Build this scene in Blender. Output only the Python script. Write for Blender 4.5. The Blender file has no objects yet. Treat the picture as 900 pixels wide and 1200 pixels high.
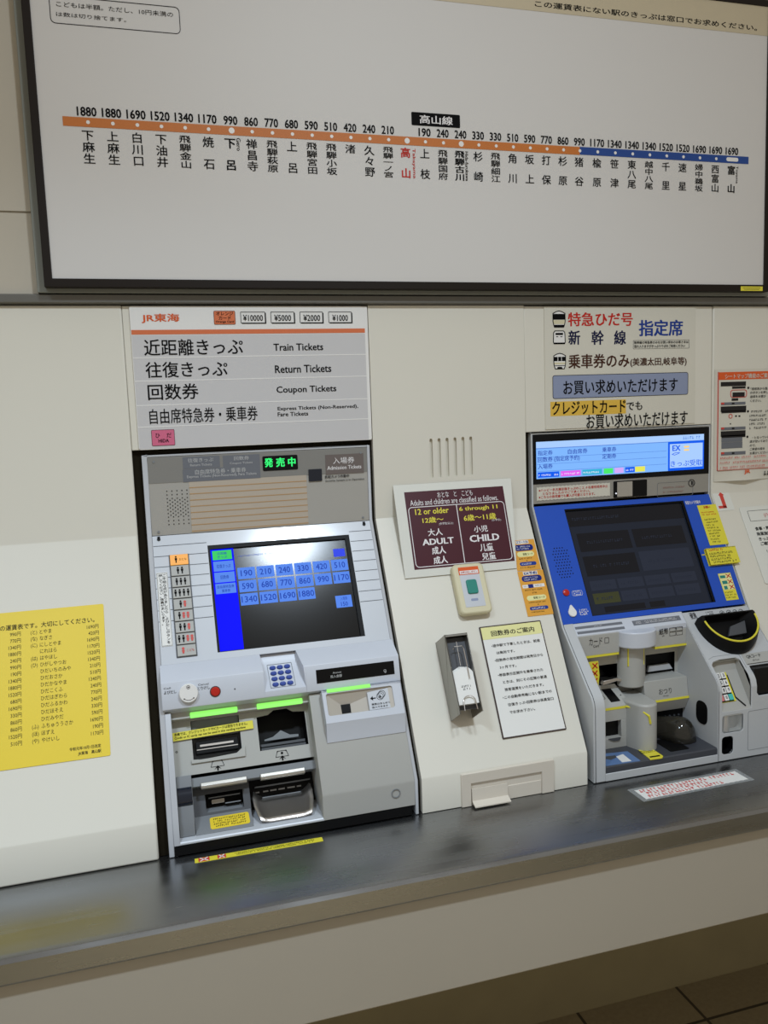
import bpy, bmesh, math, random
from mathutils import Vector, Matrix

# ------------------------------------------------------------------ camera, world, lights
scene = bpy.context.scene
COL = scene.collection
CAM_ROT = [[0.959352, 0.067462, -0.27403], [-0.279921, 0.104002, -0.954373], [-0.035884, 0.992286, 0.118659]]
CAM_LOC = [0.0, -1.6, 1.5]
FOCAL = 970

cam_data = bpy.data.cameras.new('camera')
cam_data.sensor_fit = 'VERTICAL'
cam_data.sensor_height = 36.0
cam_data.lens = 36.0 * FOCAL / 1200.0
cam_data.clip_start = 0.02
cam = bpy.data.objects.new('camera', cam_data)
COL.objects.link(cam)
cam.matrix_world = Matrix.Translation(CAM_LOC) @ Matrix(CAM_ROT).to_4x4()
scene.camera = cam

world = bpy.data.worlds.new('room_ambience')
scene.world = world
world.use_nodes = True
world.node_tree.nodes['Background'].inputs[0].default_value = (1.0, 0.915, 0.785, 1)
world.node_tree.nodes['Background'].inputs[1].default_value = 0.36

def area_light(name, loc, target, sx, sy, power, col):
    d = bpy.data.lights.new(name, 'AREA')
    d.shape = 'RECTANGLE'; d.size = sx; d.size_y = sy; d.energy = power; d.color = col
    o = bpy.data.objects.new(name, d); COL.objects.link(o)
    o.location = loc
    o.rotation_euler = (Vector(target) - Vector(loc)).to_track_quat('-Z', 'Y').to_euler()
    return o

for tube_x, tube_power in ((0.60, 4.0), (-0.55, 9.6)):
    tube = area_light('ceiling_tube_light', (tube_x, -1.31, 2.72), (tube_x, -1.12, 0), 0.34, 0.10, tube_power, (0.82, 1.0, 1.19))
    tube.data.spread = math.radians(115)
area_light('screen_glint_light', (0.56, -1.30, 2.70), (0.56, -1.0, 0), 0.16, 0.10, 13.0, (0.89, 1.0, 1.11))  # small extra light added for the screen glint and crisper shadows
rear = area_light('floor_fill_light', (0.3, -2.3, 2.72), (0.3, -2.3, 0), 1.2, 0.3, 16, (1.0, 0.95, 0.86))  # unseen fill added to brighten the floor mirrored in the counter lip
rear.data.spread = math.radians(62)

scene.view_settings.view_transform = 'Standard'
scene.view_settings.look = 'None'
scene.view_settings.gamma = 1.0
scene.view_settings.exposure = 0.0
scene.view_settings.use_curve_mapping = False

# ------------------------------------------------------------------ helpers
FRAMES = {
    'W': ([0.0, 0.0, 1.289], [1.0, 0.0, 0.0], [0.0, 0.0, 1.0]),
    'S': ([0.0, 0.0, 1.289], [1.0, 0.0, 0.0], [0.0, 0.480652, 0.876912]),
    'C': ([0.0, -0.035, 1.289], [1.0, 0.0, 0.0], [0.0, 0.0, 1.0]),
    'V': ([0.0, -0.245, 0.842], [1.0, 0.0, 0.0], [0.0, 0.0, 1.0]),
    'T': ([0.0, 0.0, 0.776], [1.0, 0.0, 0.0], [0.0, 1.0, 0.0]),
    'F': ([0.0, -0.425, 0.735], [1.0, 0.0, 0.0], [0.0, 0.0, 1.0]),
    'A': ([0.0, -0.0095, 1.335], [1.0, 0.0, 0.0], [0.0, 0.329557, 0.944136]),
    'K': ([0.0, -0.158908, 1.051096], [1.0, 0.0, 0.0], [0.0, 0.206316, 0.978485]),
    'L': ([0.0, -0.126, 1.0574], [1.0, 0.0, 0.0], [0.0, 0.709896, 0.704306]),
    'Q': ([0.0, -0.248, 0.944], [1.0, 0.0, 0.0], [0.0, 0.0, 1.0]),
    'H': ([0.0, -0.145, 1.04], [1.0, 0.0, 0.0], [0.0, 0.0, 1.0]),
    'D': ([0.0, 0.0, 0.807], [1.0, 0.0, 0.0], [0.0, 1.0, 0.0]),
    'Z': ([0.0, 0.0, 0.0], [1.0, 0.0, 0.0], [0.0, 1.0, 0.0]),
}

def frame(k):
    o, x, y = [Vector(v) for v in FRAMES[k]]
    z = x.cross(y)
    m = Matrix((x, y, z)).transposed().to_4x4()
    m.translation = o
    return m
FW, FS, FC, FV, FT, FF, FA, FK, FL, FQ, FH, FD, FZ = [frame(k) for k in 'WSCVTFAKLQHDZ']
# profile frame: local x = world Y, local y = world Z, local normal = world X
FX = Matrix(((0, 0, 1, 0), (1, 0, 0, 0), (0, 1, 0, 0), (0, 0, 0, 1)))

def lin(c):
    return c / 12.92 if c <= 0.04045 else ((c + 0.055) / 1.055) ** 2.4
def rgb(r, g, b):
    return (lin(r / 255), lin(g / 255), lin(b / 255), 1)

MATS = {}
def mat(name, c, rough=0.5, metal=0.0, emit=0.0, noise=0.03, scale=30.0, coat=0.0, bump=0.0, spec=0.5, alpha=1.0, trans=0.0):
    m = bpy.data.materials.new(name)
    m.use_nodes = True
    nt = m.node_tree
    b = nt.nodes['Principled BSDF']
    col = rgb(*c)
    b.inputs['Roughness'].default_value = rough
    b.inputs['Metallic'].default_value = metal
    b.inputs['Specular IOR Level'].default_value = spec
    b.inputs['Coat Weight'].default_value = coat
    b.inputs['Coat Roughness'].default_value = 0.12
    b.inputs['Alpha'].default_value = alpha
    b.inputs['Transmission Weight'].default_value = trans
    if emit > 0:
        b.inputs['Base Color'].default_value = (0.01, 0.01, 0.012, 1)
        b.inputs['Specular IOR Level'].default_value = 0.0 if name.startswith('lcd') else 0.5
        b.inputs['Emission Color'].default_value = col
        b.inputs['Emission Strength'].default_value = emit
    else:
        b.inputs['Base Color'].default_value = col
    if noise > 0 and emit == 0:
        tc = nt.nodes.new('ShaderNodeTexCoord')
        nz = nt.nodes.new('ShaderNodeTexNoise'); nz.inputs['Scale'].default_value = scale; nz.inputs['Detail'].default_value = 4
        mx = nt.nodes.new('ShaderNodeMix'); mx.data_type = 'RGBA'
        mx.inputs[6].default_value = tuple(v * (1 - noise) for v in col[:3]) + (1,)
        mx.inputs[7].default_value = tuple(min(1, v * (1 + noise)) for v in col[:3]) + (1,)
        nt.links.new(tc.outputs['Object'], nz.inputs['Vector'])
        nt.links.new(nz.outputs['Fac'], mx.inputs[0])
        nt.links.new(mx.outputs[2], b.inputs['Base Color'])
        if bump > 0:
            bp = nt.nodes.new('ShaderNodeBump'); bp.inputs['Strength'].default_value = bump; bp.inputs['Distance'].default_value = 0.002
            nt.links.new(nz.outputs['Fac'], bp.inputs['Height'])
            nt.links.new(bp.outputs['Normal'], b.inputs['Normal'])
    MATS[name] = m
    return m

# ---- mesh builder
def rr(x0, y0, x1, y1, r, seg=4):
    if x0 > x1: x0, x1 = x1, x0
    if y0 > y1: y0, y1 = y1, y0
    r = min(r, (x1 - x0) / 2 * 0.999, (y1 - y0) / 2 * 0.999)
    if r <= 0:
        return [(x0, y0), (x1, y0), (x1, y1), (x0, y1)]
    out = []
    for cx, cy, a0 in ((x1 - r, y0 + r, -90), (x1 - r, y1 - r, 0), (x0 + r, y1 - r, 90), (x0 + r, y0 + r, 180)):
        for i in range(seg + 1):
            a = math.radians(a0 + 90 * i / seg)
            out.append((cx + r * math.cos(a), cy + r * math.sin(a)))
    return out
def rect(a, b):
    return rr(a[0], a[1], b[0], b[1], 0)
def circle(cx, cy, r, n=24):
    return [(cx + r * math.cos(2 * math.pi * i / n), cy + r * math.sin(2 * math.pi * i / n)) for i in range(n)]
def area2(p):
    return sum(p[i][0] * p[(i + 1) % len(p)][1] - p[(i + 1) % len(p)][0] * p[i][1] for i in range(len(p)))
def ccw(p):
    return list(p) if area2(p) > 0 else list(reversed(p))
def lerp2(a, b, t):
    return (a[0] + (b[0] - a[0]) * t, a[1] + (b[1] - a[1]) * t)

class MB:
    def __init__(self):
        self.bm = bmesh.new()
    def prism(self, F, pts, n0, n1):
        pts = ccw(pts)
        lo, hi = min(n0, n1), max(n0, n1)
        a = [self.bm.verts.new(F @ Vector((p[0], p[1], lo))) for p in pts]
        b = [self.bm.verts.new(F @ Vector((p[0], p[1], hi))) for p in pts]
        n = len(pts)
        self.bm.faces.new(b)
        self.bm.faces.new(a[::-1])
        for i in range(n):
            self.bm.faces.new((a[i], a[(i + 1) % n], b[(i + 1) % n], b[i]))
        return self
    def face(self, F, pts, n):
        pts = ccw(pts)
        self.bm.faces.new([self.bm.verts.new(F @ Vector((p[0], p[1], n))) for p in pts])
        return self
    def box(self, F, a, b, n0, n1, r=0):
        return self.prism(F, rr(a[0], a[1], b[0], b[1], r), n0, n1)
    def cyl(self, F, c, r, n0, n1, n=24):
        return self.prism(F, circle(c[0], c[1], r, n), n0, n1)
    def plate(self, F, outer, holes, n0, n1):
        lo, hi = min(n0, n1), max(n0, n1)
        bm2 = bmesh.new()
        loops = [ccw(outer)] + [list(reversed(ccw(h))) for h in holes]
        edges = []
        for lp in loops:
            vs = [bm2.verts.new((p[0], p[1], 0)) for p in lp]
            for i in range(len(vs)):
                edges.append(bm2.edges.new((vs[i], vs[(i + 1) % len(vs)])))
        bmesh.ops.triangle_fill(bm2, use_beauty=True, use_dissolve=False, edges=edges)
        bm2.verts.index_update()
        for z, flip in ((hi, False), (lo, True)):
            vm = {v.index: self.bm.verts.new(F @ Vector((v.co.x, v.co.y, z))) for v in bm2.verts}
            for f in bm2.faces:
                ids = [v.index for v in f.verts]
                p = [bm2.verts[0].co] if False else [(v.co.x, v.co.y) for v in f.verts]
                up = area2(p) > 0
                if up == flip: ids.reverse()
                self.bm.faces.new([vm[i] for i in ids])
        bm2.free()
        for lp in loops:
            n = len(lp)
            a = [self.bm.verts.new(F @ Vector((p[0], p[1], lo))) for p in lp]
            b = [self.bm.verts.new(F @ Vector((p[0], p[1], hi))) for p in lp]
            for i in range(n):
                self.bm.faces.new((a[i], a[(i + 1) % n], b[(i + 1) % n], b[i]))
        return self
    def tray(self, F, pts, n_top, n_bot, taper=None):
        # open recess: walls facing inwards and a floor
        pts = ccw(pts)
        bot = taper if taper else pts
        bot = ccw(bot)
        a = [self.bm.verts.new(F @ Vector((p[0], p[1], n_top))) for p in pts]
        b = [self.bm.verts.new(F @ Vector((p[0], p[1], n_bot))) for p in bot]
        n = len(pts)
        self.bm.faces.new(b)
        for i in range(n):
            self.bm.faces.new((b[i], b[(i + 1) % n], a[(i + 1) % n], a[i])[::-1])
        return self
    def outline(self, F, pts, w, n0, n1):
        # thin closed line of width w inside the polygon
        pts = ccw(pts); c = Vector((sum(p[0] for p in pts) / len(pts), sum(p[1] for p in pts) / len(pts)))
        n = len(pts); inn = []
        for i in range(n):
            p0, p1, p2 = Vector(pts[i - 1]), Vector(pts[i]), Vector(pts[(i + 1) % n])
            d1 = (p1 - p0); d2 = (p2 - p1)
            if d1.length < 1e-9: d1 = d2
            if d2.length < 1e-9: d2 = d1
            d1.normalize(); d2.normalize()
            n1v = Vector((-d1.y, d1.x)); n2v = Vector((-d2.y, d2.x))
            b = n1v + n2v
            k = b.dot(n1v)
            b = b / k if k > 1e-6 else n1v
            q = p1 + b * w
            inn.append((q.x, q.y))
        for i in range(n):
            j = (i + 1) % n
            self.prism(F, [pts[i], pts[j], inn[j], inn[i]], n0, n1)
        return self
    def line(self, F, pts, w, n0, n1, closed=False):
        m = len(pts) if closed else len(pts) - 1
        for i in range(m):
            a, b = Vector(pts[i]), Vector(pts[(i + 1) % len(pts)])
            d = b - a
            if d.length < 1e-7: continue
            d.normalize(); q = Vector((-d.y, d.x)) * w / 2; e = d * w * 0.25
            self.prism(F, [tuple(a - e - q), tuple(b + e - q), tuple(b + e + q), tuple(a - e + q)], n0, n1)
        return self
    def tube(self, pts, r, n=8):
        pts = [Vector(p) for p in pts]
        rings = []
        for i, p in enumerate(pts):
            d = (pts[min(i + 1, len(pts) - 1)] - pts[max(i - 1, 0)]).normalized()
            up = Vector((0, 0, 1)) if abs(d.z) < 0.9 else Vector((1, 0, 0))
            s = d.cross(up).normalized(); t = d.cross(s)
            rings.append([self.bm.verts.new(p + r * (math.cos(2 * math.pi * k / n) * s + math.sin(2 * math.pi * k / n) * t)) for k in range(n)])
        for a, b in zip(rings, rings[1:]):
            for k in range(n):
                self.bm.faces.new((a[k], a[(k + 1) % n], b[(k + 1) % n], b[k]))
        self.bm.faces.new(rings[0][::-1]); self.bm.faces.new(rings[-1])
        return self
    def loft(self, loops, cap=True):
        rings = [[self.bm.verts.new(Vector(p)) for p in lp] for lp in loops]
        n = len(rings[0])
        for a, b in zip(rings, rings[1:]):
            for k in range(n):
                self.bm.faces.new((a[k], a[(k + 1) % n], b[(k + 1) % n], b[k]))
        if cap:
            self.bm.faces.new(rings[0][::-1]); self.bm.faces.new(rings[-1])
        return self
    def text(self, F, s, a, b, n, bold=0.0, grow=0.0003):
        # lettering fitted into the rectangle with corners a, b
        vs, fs = glyphs(s, bold)
        if not vs: return self
        xs = [v[0] for v in vs]; ys = [v[1] for v in vs]
        x0, x1, y0, y1 = min(xs), max(xs), min(ys), max(ys)
        X0, X1 = min(a[0], b[0]), max(a[0], b[0]); Y0, Y1 = min(a[1], b[1]), max(a[1], b[1])
        sx = (X1 - X0) / max(x1 - x0, 1e-6); sy = (Y1 - Y0) / max(y1 - y0, 1e-6)
        return self.put(F, vs, fs, lambda x, y: (X0 + (x - x0) * sx, Y0 + (y - y0) * sy), n)
    def put(self, F, vs, fs, fn, n):
        nv = []
        for v in vs:
            x, y = fn(v[0], v[1])
            nv.append(self.bm.verts.new(F @ Vector((x, y, n + (v[2] if len(v) > 2 else 0)))))
        for f in fs:
            try: self.bm.faces.new([nv[i] for i in f])
            except ValueError: pass
        return self
    def em(self, F, s, x, y, w, h, n, bold=0.0, align='c'):
        # one line of lettering at true em proportions: em width w, em height h, y = baseline, x = centre/left/right
        vs, fs = glyphs(s, bold)
        if not vs: return self
        xs = [v[0] for v in vs]
        if len(s) == 1 and ord(s) > 0x2e00: x0, x1 = 0.0, 1.0
        else: x0, x1 = min(xs), max(xs)
        off = {'c': (x0 + x1) / 2, 'l': x0, 'r': x1}[align]
        return self.put(F, vs, fs, lambda px, py: (x + (px - off) * w, y + py * h), n)
    def vtext(self, F, s, x, ytop, ybot, w, n, bold=0.0, hmax=1.0):
        # a column of characters filling ytop..ybot
        k = len(s); span = ytop - ybot
        h = min(w * hmax, span / k * 0.98)
        for i, ch in enumerate(s):
            yc = ytop - h / 2 - (span - h) * (i / (k - 1) if k > 1 else 0)
            self.em(F, ch, x, yc - h * 0.38, w, h, n, bold)
        return self

GL = {}
def glyphs(s, bold=0.0):
    if (s, bold) in GL: return GL[(s, bold)]
    c = bpy.data.curves.new('lettering_source', 'FONT')
    c.body = s; c.size = 1.0; c.resolution_u = 2
    o = bpy.data.objects.new('lettering_source', c)
    COL.objects.link(o)
    dg = bpy.context.evaluated_depsgraph_get()
    me = o.evaluated_get(dg).to_mesh()
    vs = [(v.co.x, v.co.y) for v in me.vertices]
    fs = []
    for p in me.polygons:
        ids = list(p.vertices)
        if area2([vs[i] for i in ids]) < 0: ids.reverse()
        fs.append(ids)
    o.evaluated_get(dg).to_mesh_clear()
    bpy.data.objects.remove(o); bpy.data.curves.remove(c)
    if bold > 0.006:
        # heavier strokes: the same outlines repeated with small shifts
        d = bold * 0.75; v0, f0 = vs, fs; vs, fs = [], []
        for q, (ox, oy) in enumerate(((-d, -d * .5), (d, -d * .5), (-d, d * .5), (d, d * .5))):
            k = len(vs)
            vs += [(x + ox, y + oy, q * 4e-5) for x, y in v0]; fs += [[i + k for i in f] for f in f0]
    GL[(s, bold)] = (vs, fs)
    return GL[(s, bold)]

def finish(o, bevel, seg=2):
    me = o.data
    for p in me.polygons: p.use_smooth = True
    me.set_sharp_from_angle(angle=math.radians(32))
    if bevel > 0:
        b = o.modifiers.new('soft_edges', 'BEVEL')
        b.width = bevel; b.segments = seg; b.limit_method = 'ANGLE'; b.angle_limit = math.radians(40)
        b.use_clamp_overlap = True
        b.harden_normals = False

def to_object(mb, name, m, origin, bevel=0.0, weld=True):
    if weld: bmesh.ops.remove_doubles(mb.bm, verts=mb.bm.verts, dist=1e-6)
    for v in mb.bm.verts: v.co -= Vector(origin)
    me = bpy.data.meshes.new(name)
    mb.bm.to_mesh(me); mb.bm.free()
    o = bpy.data.objects.new(name, me)
    me.materials.append(m if not isinstance(m, str) else MATS[m])
    COL.objects.link(o)
    finish(o, bevel)
    return o

def thing(name, label, cat, loc, group=None):
    o = bpy.data.objects.new(name, None); COL.objects.link(o)
    o.empty_display_size = 0.05
    o.location = loc
    o['label'] = label; o['category'] = cat
    if group: o['group'] = group
    return o
def world_loc(o):
    v = Vector(o.location)
    while o.parent:
        o = o.parent; v += Vector(o.location)
    return v
def part(mb, name, m, parent, bevel=0.0, label=None, weld=True):
    o = to_object(mb, name, m, world_loc(parent), bevel, weld)
    o.parent = parent
    if label: o['label'] = label
    return o
def single(mb, name, m, label, cat, bevel=0.0, group=None):
    vs = [v.co for v in mb.bm.verts]
    c = Vector(((min(v.x for v in vs) + max(v.x for v in vs)) / 2, (min(v.y for v in vs) + max(v.y for v in vs)) / 2, min(v.z for v in vs)))
    o = to_object(mb, name, m, c, bevel)
    o.location = c
    o['label'] = label; o['category'] = cat
    if group: o['group'] = group
    return o
def structure(mb, name, m, bevel=0.0):
    o = to_object(mb, name, m, (0, 0, 0), bevel)
    o['kind'] = 'structure'
    return o
def copy_tree(o, parent=None):
    c = o.copy(); COL.objects.link(c)
    if parent: c.parent = parent
    for ch in list(o.children): copy_tree(ch, c)
    return c

# ------------------------------------------------------------------ materials
mat('panel_cream', (222, 218, 205), 0.38, noise=0.012, scale=6)
mat('panel_edge', (216, 207, 192), 0.45, noise=0.02)
mat('wall_paint', (190, 182, 166), 0.6, noise=0.02, scale=4)
mat('chart_white', (211, 208, 204), 0.55, noise=0.01, scale=3)
mat('chart_beige', (196, 183, 155), 0.55)
mat('frame_black', (26, 17, 9), 0.5, spec=0.25)
mat('housing_grey', (128, 130, 122), 0.5, noise=0.03)
mat('rail_grey', (112, 110, 104), 0.42, metal=0.5, noise=0.03)
mat('gap_shade', (30, 25, 15), 0.8, spec=0.1)  # shade of the narrow gaps put into the colour
mat('ink', (6, 6, 7), 0.7, noise=0, spec=0.12)
mat('ink_soft', (44, 41, 40), 0.7, noise=0, spec=0.15)
mat('ink_red', (196, 44, 34), 0.6, noise=0, spec=0.2)
mat('ink_navy', (18, 22, 62), 0.6, noise=0, spec=0.2)
mat('pill_navy', (20, 38, 120), 0.5, noise=0, spec=0.2)
mat('ink_blue', (34, 62, 142), 0.6, noise=0, spec=0.2)
mat('ink_brown', (70, 38, 24), 0.6, noise=0, spec=0.2)
mat('ink_white', (235, 232, 232), 0.6, noise=0)
mat('ink_grey', (186, 186, 186), 0.6, noise=0)
mat('ink_orange', (222, 96, 46), 0.6, noise=0, spec=0.2)
mat('ink_yellow', (232, 220, 70), 0.6, noise=0)
mat('line_orange', (196, 112, 40), 0.55, noise=0.02)
mat('line_blue', (22, 66, 140), 0.55, noise=0.02)
mat('sign_white', (232, 230, 226), 0.45, noise=0.01)
mat('sign_grey', (202, 200, 200), 0.45, noise=0.01)
mat('sign_orange', (214, 112, 66), 0.5, noise=0.01)
mat('sign_pink', (212, 104, 136), 0.5, noise=0.01)
mat('poster_white', (214, 210, 196), 0.5, noise=0.015, scale=5)
mat('paper_white', (232, 231, 226), 0.6, noise=0.015, scale=8)
mat('laminate', (222, 222, 213), 0.25, noise=0.01)
mat('maroon', (72, 22, 36), 0.35, noise=0.02)
mat('slate_blue', (140, 150, 178), 0.5, noise=0.01)
mat('marker_yellow', (226, 184, 70), 0.5, noise=0.01)
mat('fare_yellow', (233, 205, 48), 0.5, noise=0.02, scale=6)
mat('sticker_yellow', (226, 214, 60), 0.45, noise=0.02)
mat('sticker_orange', (224, 160, 52), 0.45, noise=0.02)
mat('pale_yellow', (232, 228, 160), 0.5, noise=0.02)
mat('tan_plastic', (214, 206, 172), 0.4, noise=0.015)
mat('teal', (36, 132, 118), 0.35, noise=0.02)
mat('brown_trim', (62, 46, 42), 0.5)
mat('m_silver', (196, 199, 204), 0.42, metal=0.15, noise=0.015)
mat('m_light', (200, 204, 212), 0.36, noise=0.012)
mat('m_sheet', (198, 202, 208), 0.35, noise=0.01, coat=0.6)
mat('m_pale', (190, 192, 193), 0.42, noise=0.012)
mat('m_grey', (174, 173, 167), 0.48, noise=0.015)
mat('m_headplate', (172, 169, 162), 0.45, metal=0.1, noise=0.02)
mat('m_band', (132, 130, 125), 0.5, noise=0.02)
mat('m_label', (108, 111, 118), 0.5, noise=0.02)
mat('m_stripe_bg', (184, 172, 156), 0.5, noise=0.02)
mat('m_stripe', (178, 142, 98), 0.5, noise=0.02)
mat('m_dark', (74, 76, 80), 0.5, noise=0.02)
mat('m_mid', (128, 131, 134), 0.5, noise=0.02)
mat('m_black', (9, 9, 10), 0.5, noise=0.02, spec=0.2)
mat('m_gloss_black', (7, 7, 9), 0.25, noise=0, spec=0.25)
mat('m_navy_gloss', (12, 22, 38), 0.15, noise=0.02, coat=0.4)
mat('chrome', (214, 208, 202), 0.30, metal=1.0, noise=0.04, scale=60)
mat('steel_bar', (190, 186, 178), 0.32, metal=0.6, noise=0.02)
mat('m_beige', (186, 178, 166), 0.4, noise=0.015)
mat('blue_panel', (22, 78, 188), 0.36, noise=0.012)
mat('red_button', (186, 34, 20), 0.3, noise=0.02)
mat('key_blue', (52, 74, 150), 0.35, noise=0.02)
mat('smoke', (52, 49, 42), 0.08, noise=0, alpha=0.66, coat=0.4)
mat('holder_steel', (150, 147, 140), 0.30, metal=0.85, noise=0.04, scale=50)
mat('clear_window', (226, 230, 230), 0.08, noise=0, alpha=0.16)
mat('key_pink', (226, 130, 130), 0.4, noise=0.01)
mat('key_teal', (70, 190, 180), 0.4, noise=0.01)
mat('red_mark', (206, 66, 54), 0.5, noise=0.02)
mat('led_green', (150, 255, 106), emit=1.0)
mat('led_text_green', (40, 255, 120), emit=1.0)
mat('lamp_orange', (255, 178, 74), emit=0.9)
mat('lcd_black', (18, 17, 16), 0.16, noise=0.0, coat=0.0, spec=0.32)
mat('lcd_blue', (4, 10, 255), emit=1.0)
mat('lcd_key', (96, 148, 255), emit=0.85)
mat('lcd_keytext', (36, 74, 190), emit=0.8)
mat('lcd_green', (70, 224, 110), emit=0.85)
mat('lcd_royal', (60, 80, 245), emit=0.9)
mat('lcd_sky', (128, 184, 255), emit=1.0)
mat('lcd_pale', (170, 206, 255), emit=1.0)
mat('lcd_ink', (40, 70, 180), emit=0.9)
mat('lcd_rule', (90, 140, 230), emit=0.9)
mat('lcd_strong', (10, 92, 238), emit=1.0)
mat('lcd_magenta', (226, 96, 240), emit=1.0)
mat('lcd_cyan', (50, 178, 214), emit=1.0)
mat('lcd_lime', (74, 236, 110), emit=1.0)
mat('lcd_lilac', (214, 170, 250), emit=1.0)
mat('lcd_lemon', (232, 232, 90), emit=1.0)
mat('lcd_amber', (255, 214, 130), emit=1.0)
mat('lcd_white', (240, 244, 255), emit=1.0)
mat('dim_glass', (34, 40, 54), 0.12, noise=0.0, spec=0.3)
mat('dim_dark', (22, 23, 30), 0.16, noise=0, spec=0.3)
mat('dim_slate', (44, 50, 66), 0.16, noise=0, spec=0.3)
mat('dim_olive', (66, 68, 42), 0.16, noise=0, spec=0.3)
mat('base_paint', (170, 163, 150), 0.6, noise=0.03, scale=5)
mat('recess_paint', (150, 138, 104), 0.7, noise=0.12, scale=9)

# brushed stainless steel
ms = mat('stainless', (150, 150, 150), 0.27, metal=1.0, noise=0.0)
nt = ms.node_tree; b = nt.nodes['Principled BSDF']
tc = nt.nodes.new('ShaderNodeTexCoord'); mp = nt.nodes.new('ShaderNodeMapping'); mp.inputs['Scale'].default_value = (1.2, 14, 14)
nz = nt.nodes.new('ShaderNodeTexNoise'); nz.inputs['Scale'].default_value = 5; nz.inputs['Detail'].default_value = 6
n2 = nt.nodes.new('ShaderNodeTexNoise'); n2.inputs['Scale'].default_value = 7; n2.inputs['Detail'].default_value = 3
ad = nt.nodes.new('ShaderNodeMath'); ad.operation = 'ADD'
mr = nt.nodes.new('ShaderNodeMapRange'); mr.inputs[1].default_value = 0.6; mr.inputs[2].default_value = 1.4; mr.inputs[3].default_value = 0.21; mr.inputs[4].default_value = 0.33
cr = nt.nodes.new('ShaderNodeMapRange'); cr.inputs[1].default_value = 0.6; cr.inputs[2].default_value = 1.4; cr.inputs[3].default_value = 0.92; cr.inputs[4].default_value = 1.06
vm = nt.nodes.new('ShaderNodeVectorMath'); vm.operation = 'SCALE'; vm.inputs[0].default_value = rgb(150, 151, 152)[:3]
nt.links.new(tc.outputs['Object'], mp.inputs[0]); nt.links.new(mp.outputs[0], nz.inputs['Vector']); nt.links.new(tc.outputs['Object'], n2.inputs['Vector'])
nt.links.new(nz.outputs['Fac'], ad.inputs[0]); nt.links.new(n2.outputs['Fac'], ad.inputs[1])
nt.links.new(ad.outputs[0], mr.inputs[0]); nt.links.new(mr.outputs[0], b.inputs['Roughness'])
nt.links.new(ad.outputs[0], cr.inputs[0]); nt.links.new(cr.outputs[0], vm.inputs[3]); nt.links.new(vm.outputs[0], b.inputs['Base Color'])

# floor tiles with dark joints
mf = mat('floor_tile', (120, 112, 96), 0.55, noise=0)
nt = mf.node_tree; b = nt.nodes['Principled BSDF']
tc = nt.nodes.new('ShaderNodeTexCoord'); mp = nt.nodes.new('ShaderNodeMapping')
mp.inputs['Location'].default_value = (-0.088, 0.018, 0)
br = nt.nodes.new('ShaderNodeTexBrick'); br.offset = 0.0; br.squash = 1.0
br.inputs['Scale'].default_value = 1.0; br.inputs['Brick Width'].default_value = 0.285; br.inputs['Row Height'].default_value = 0.285
br.inputs['Mortar Size'].default_value = 0.004
br.inputs['Color1'].default_value = rgb(168, 153, 122); br.inputs['Color2'].default_value = rgb(160, 146, 116); br.inputs['Mortar'].default_value = rgb(70, 62, 48)
nz = nt.nodes.new('ShaderNodeTexNoise'); nz.inputs['Scale'].default_value = 90; nz.inputs['Detail'].default_value = 5
mx = nt.nodes.new('ShaderNodeMix'); mx.data_type = 'RGBA'; mx.blend_type = 'MULTIPLY'; mx.inputs[0].default_value = 0.35
nt.links.new(tc.outputs['Object'], mp.inputs[0]); nt.links.new(mp.outputs[0], br.inputs['Vector']); nt.links.new(tc.outputs['Object'], nz.inputs['Vector'])
nt.links.new(br.outputs['Color'], mx.inputs[6]); nt.links.new(nz.outputs['Fac'], mx.inputs[7]); nt.links.new(mx.outputs[2], b.inputs['Base Color'])

# ------------------------------------------------------------------ the setting
mb = MB().box(FZ, (-1.6, -3.4), (2.6, 0.35), -0.05, 0.0)
structure(mb, 'floor', mf)
mb = MB()
mb.box(FX, (0.0, 1.870), (0.35, 2.9), -1.6, 2.6)
mb.box(FX, (0.0, 1.712), (0.35, 1.8665), -1.6, 2.6)
mb.box(FX, (0.004, 1.86), (0.35, 1.875), -1.6, 2.6)
mb.box(FX, (0.30, 0.0), (0.35, 1.712), -1.6, 2.6)
structure(mb, 'wall_back', 'wall_paint')
mb = MB().box(FX, (0.104, 0.0), (0.13, 0.60), -1.6, 2.6)
structure(mb, 'wall_front', 'recess_paint')
mb = MB()
mb.prism(FX, [(-0.012, 1.7135), (0.0, 1.7115), (0.012, 1.7115), (0.012, 1.7295), (-0.002, 1.7295), (-0.012, 1.7275)], -1.6, 2.6)
structure(mb, 'trim_1', 'rail_grey', 0.001)

# steel counter and its base
t = thing('service_counter', 'long brushed stainless steel counter carrying both ticket machines', 'counter', (0.5, -0.2, 0.0))
mb = MB().prism(FX, [(0.2, 0.776), (-0.424, 0.776), (-0.432, 0.7735), (-0.436, 0.768), (-0.436, 0.739), (-0.433, 0.7345), (-0.424, 0.7335), (-0.424, 0.742), (0.2, 0.742)], -1.5, 2.5)
part(mb, 'counter_top', ms, t, 0.0015)
mb = MB().prism(FX, [(-0.424, 0.742), (-0.424, 0.5635), (-0.415, 0.5600), (0.102, 0.56), (0.102, 0.742)], -1.5, 2.5)
part(mb, 'front_fascia', 'base_paint', t, 0.002)

# ------------------------------------------------------------------ console panels between the machines
def console(x0, x1, r0=0.0):
    m = MB()
    m.prism(FX, [(0.0, 1.7105), (0.0, 1.2905), (-0.0006, 1.2875), (-0.2437, 0.844), (-0.2452, 0.8415), (-0.2452, 0.7775),
                 (-0.22, 0.7775), (-0.22, 0.838), (0.024, 1.284), (0.024, 1.7105)], x0, x1)
    return m
cp = thing('console_panel', 'wide white sloping panel left of the left ticket machine with the yellow table', 'panel', (-0.4, -0.1, 0.7765))
part(console(-0.95, -0.0205), 'panel_body', 'panel_cream', cp, 0.003)

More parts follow.
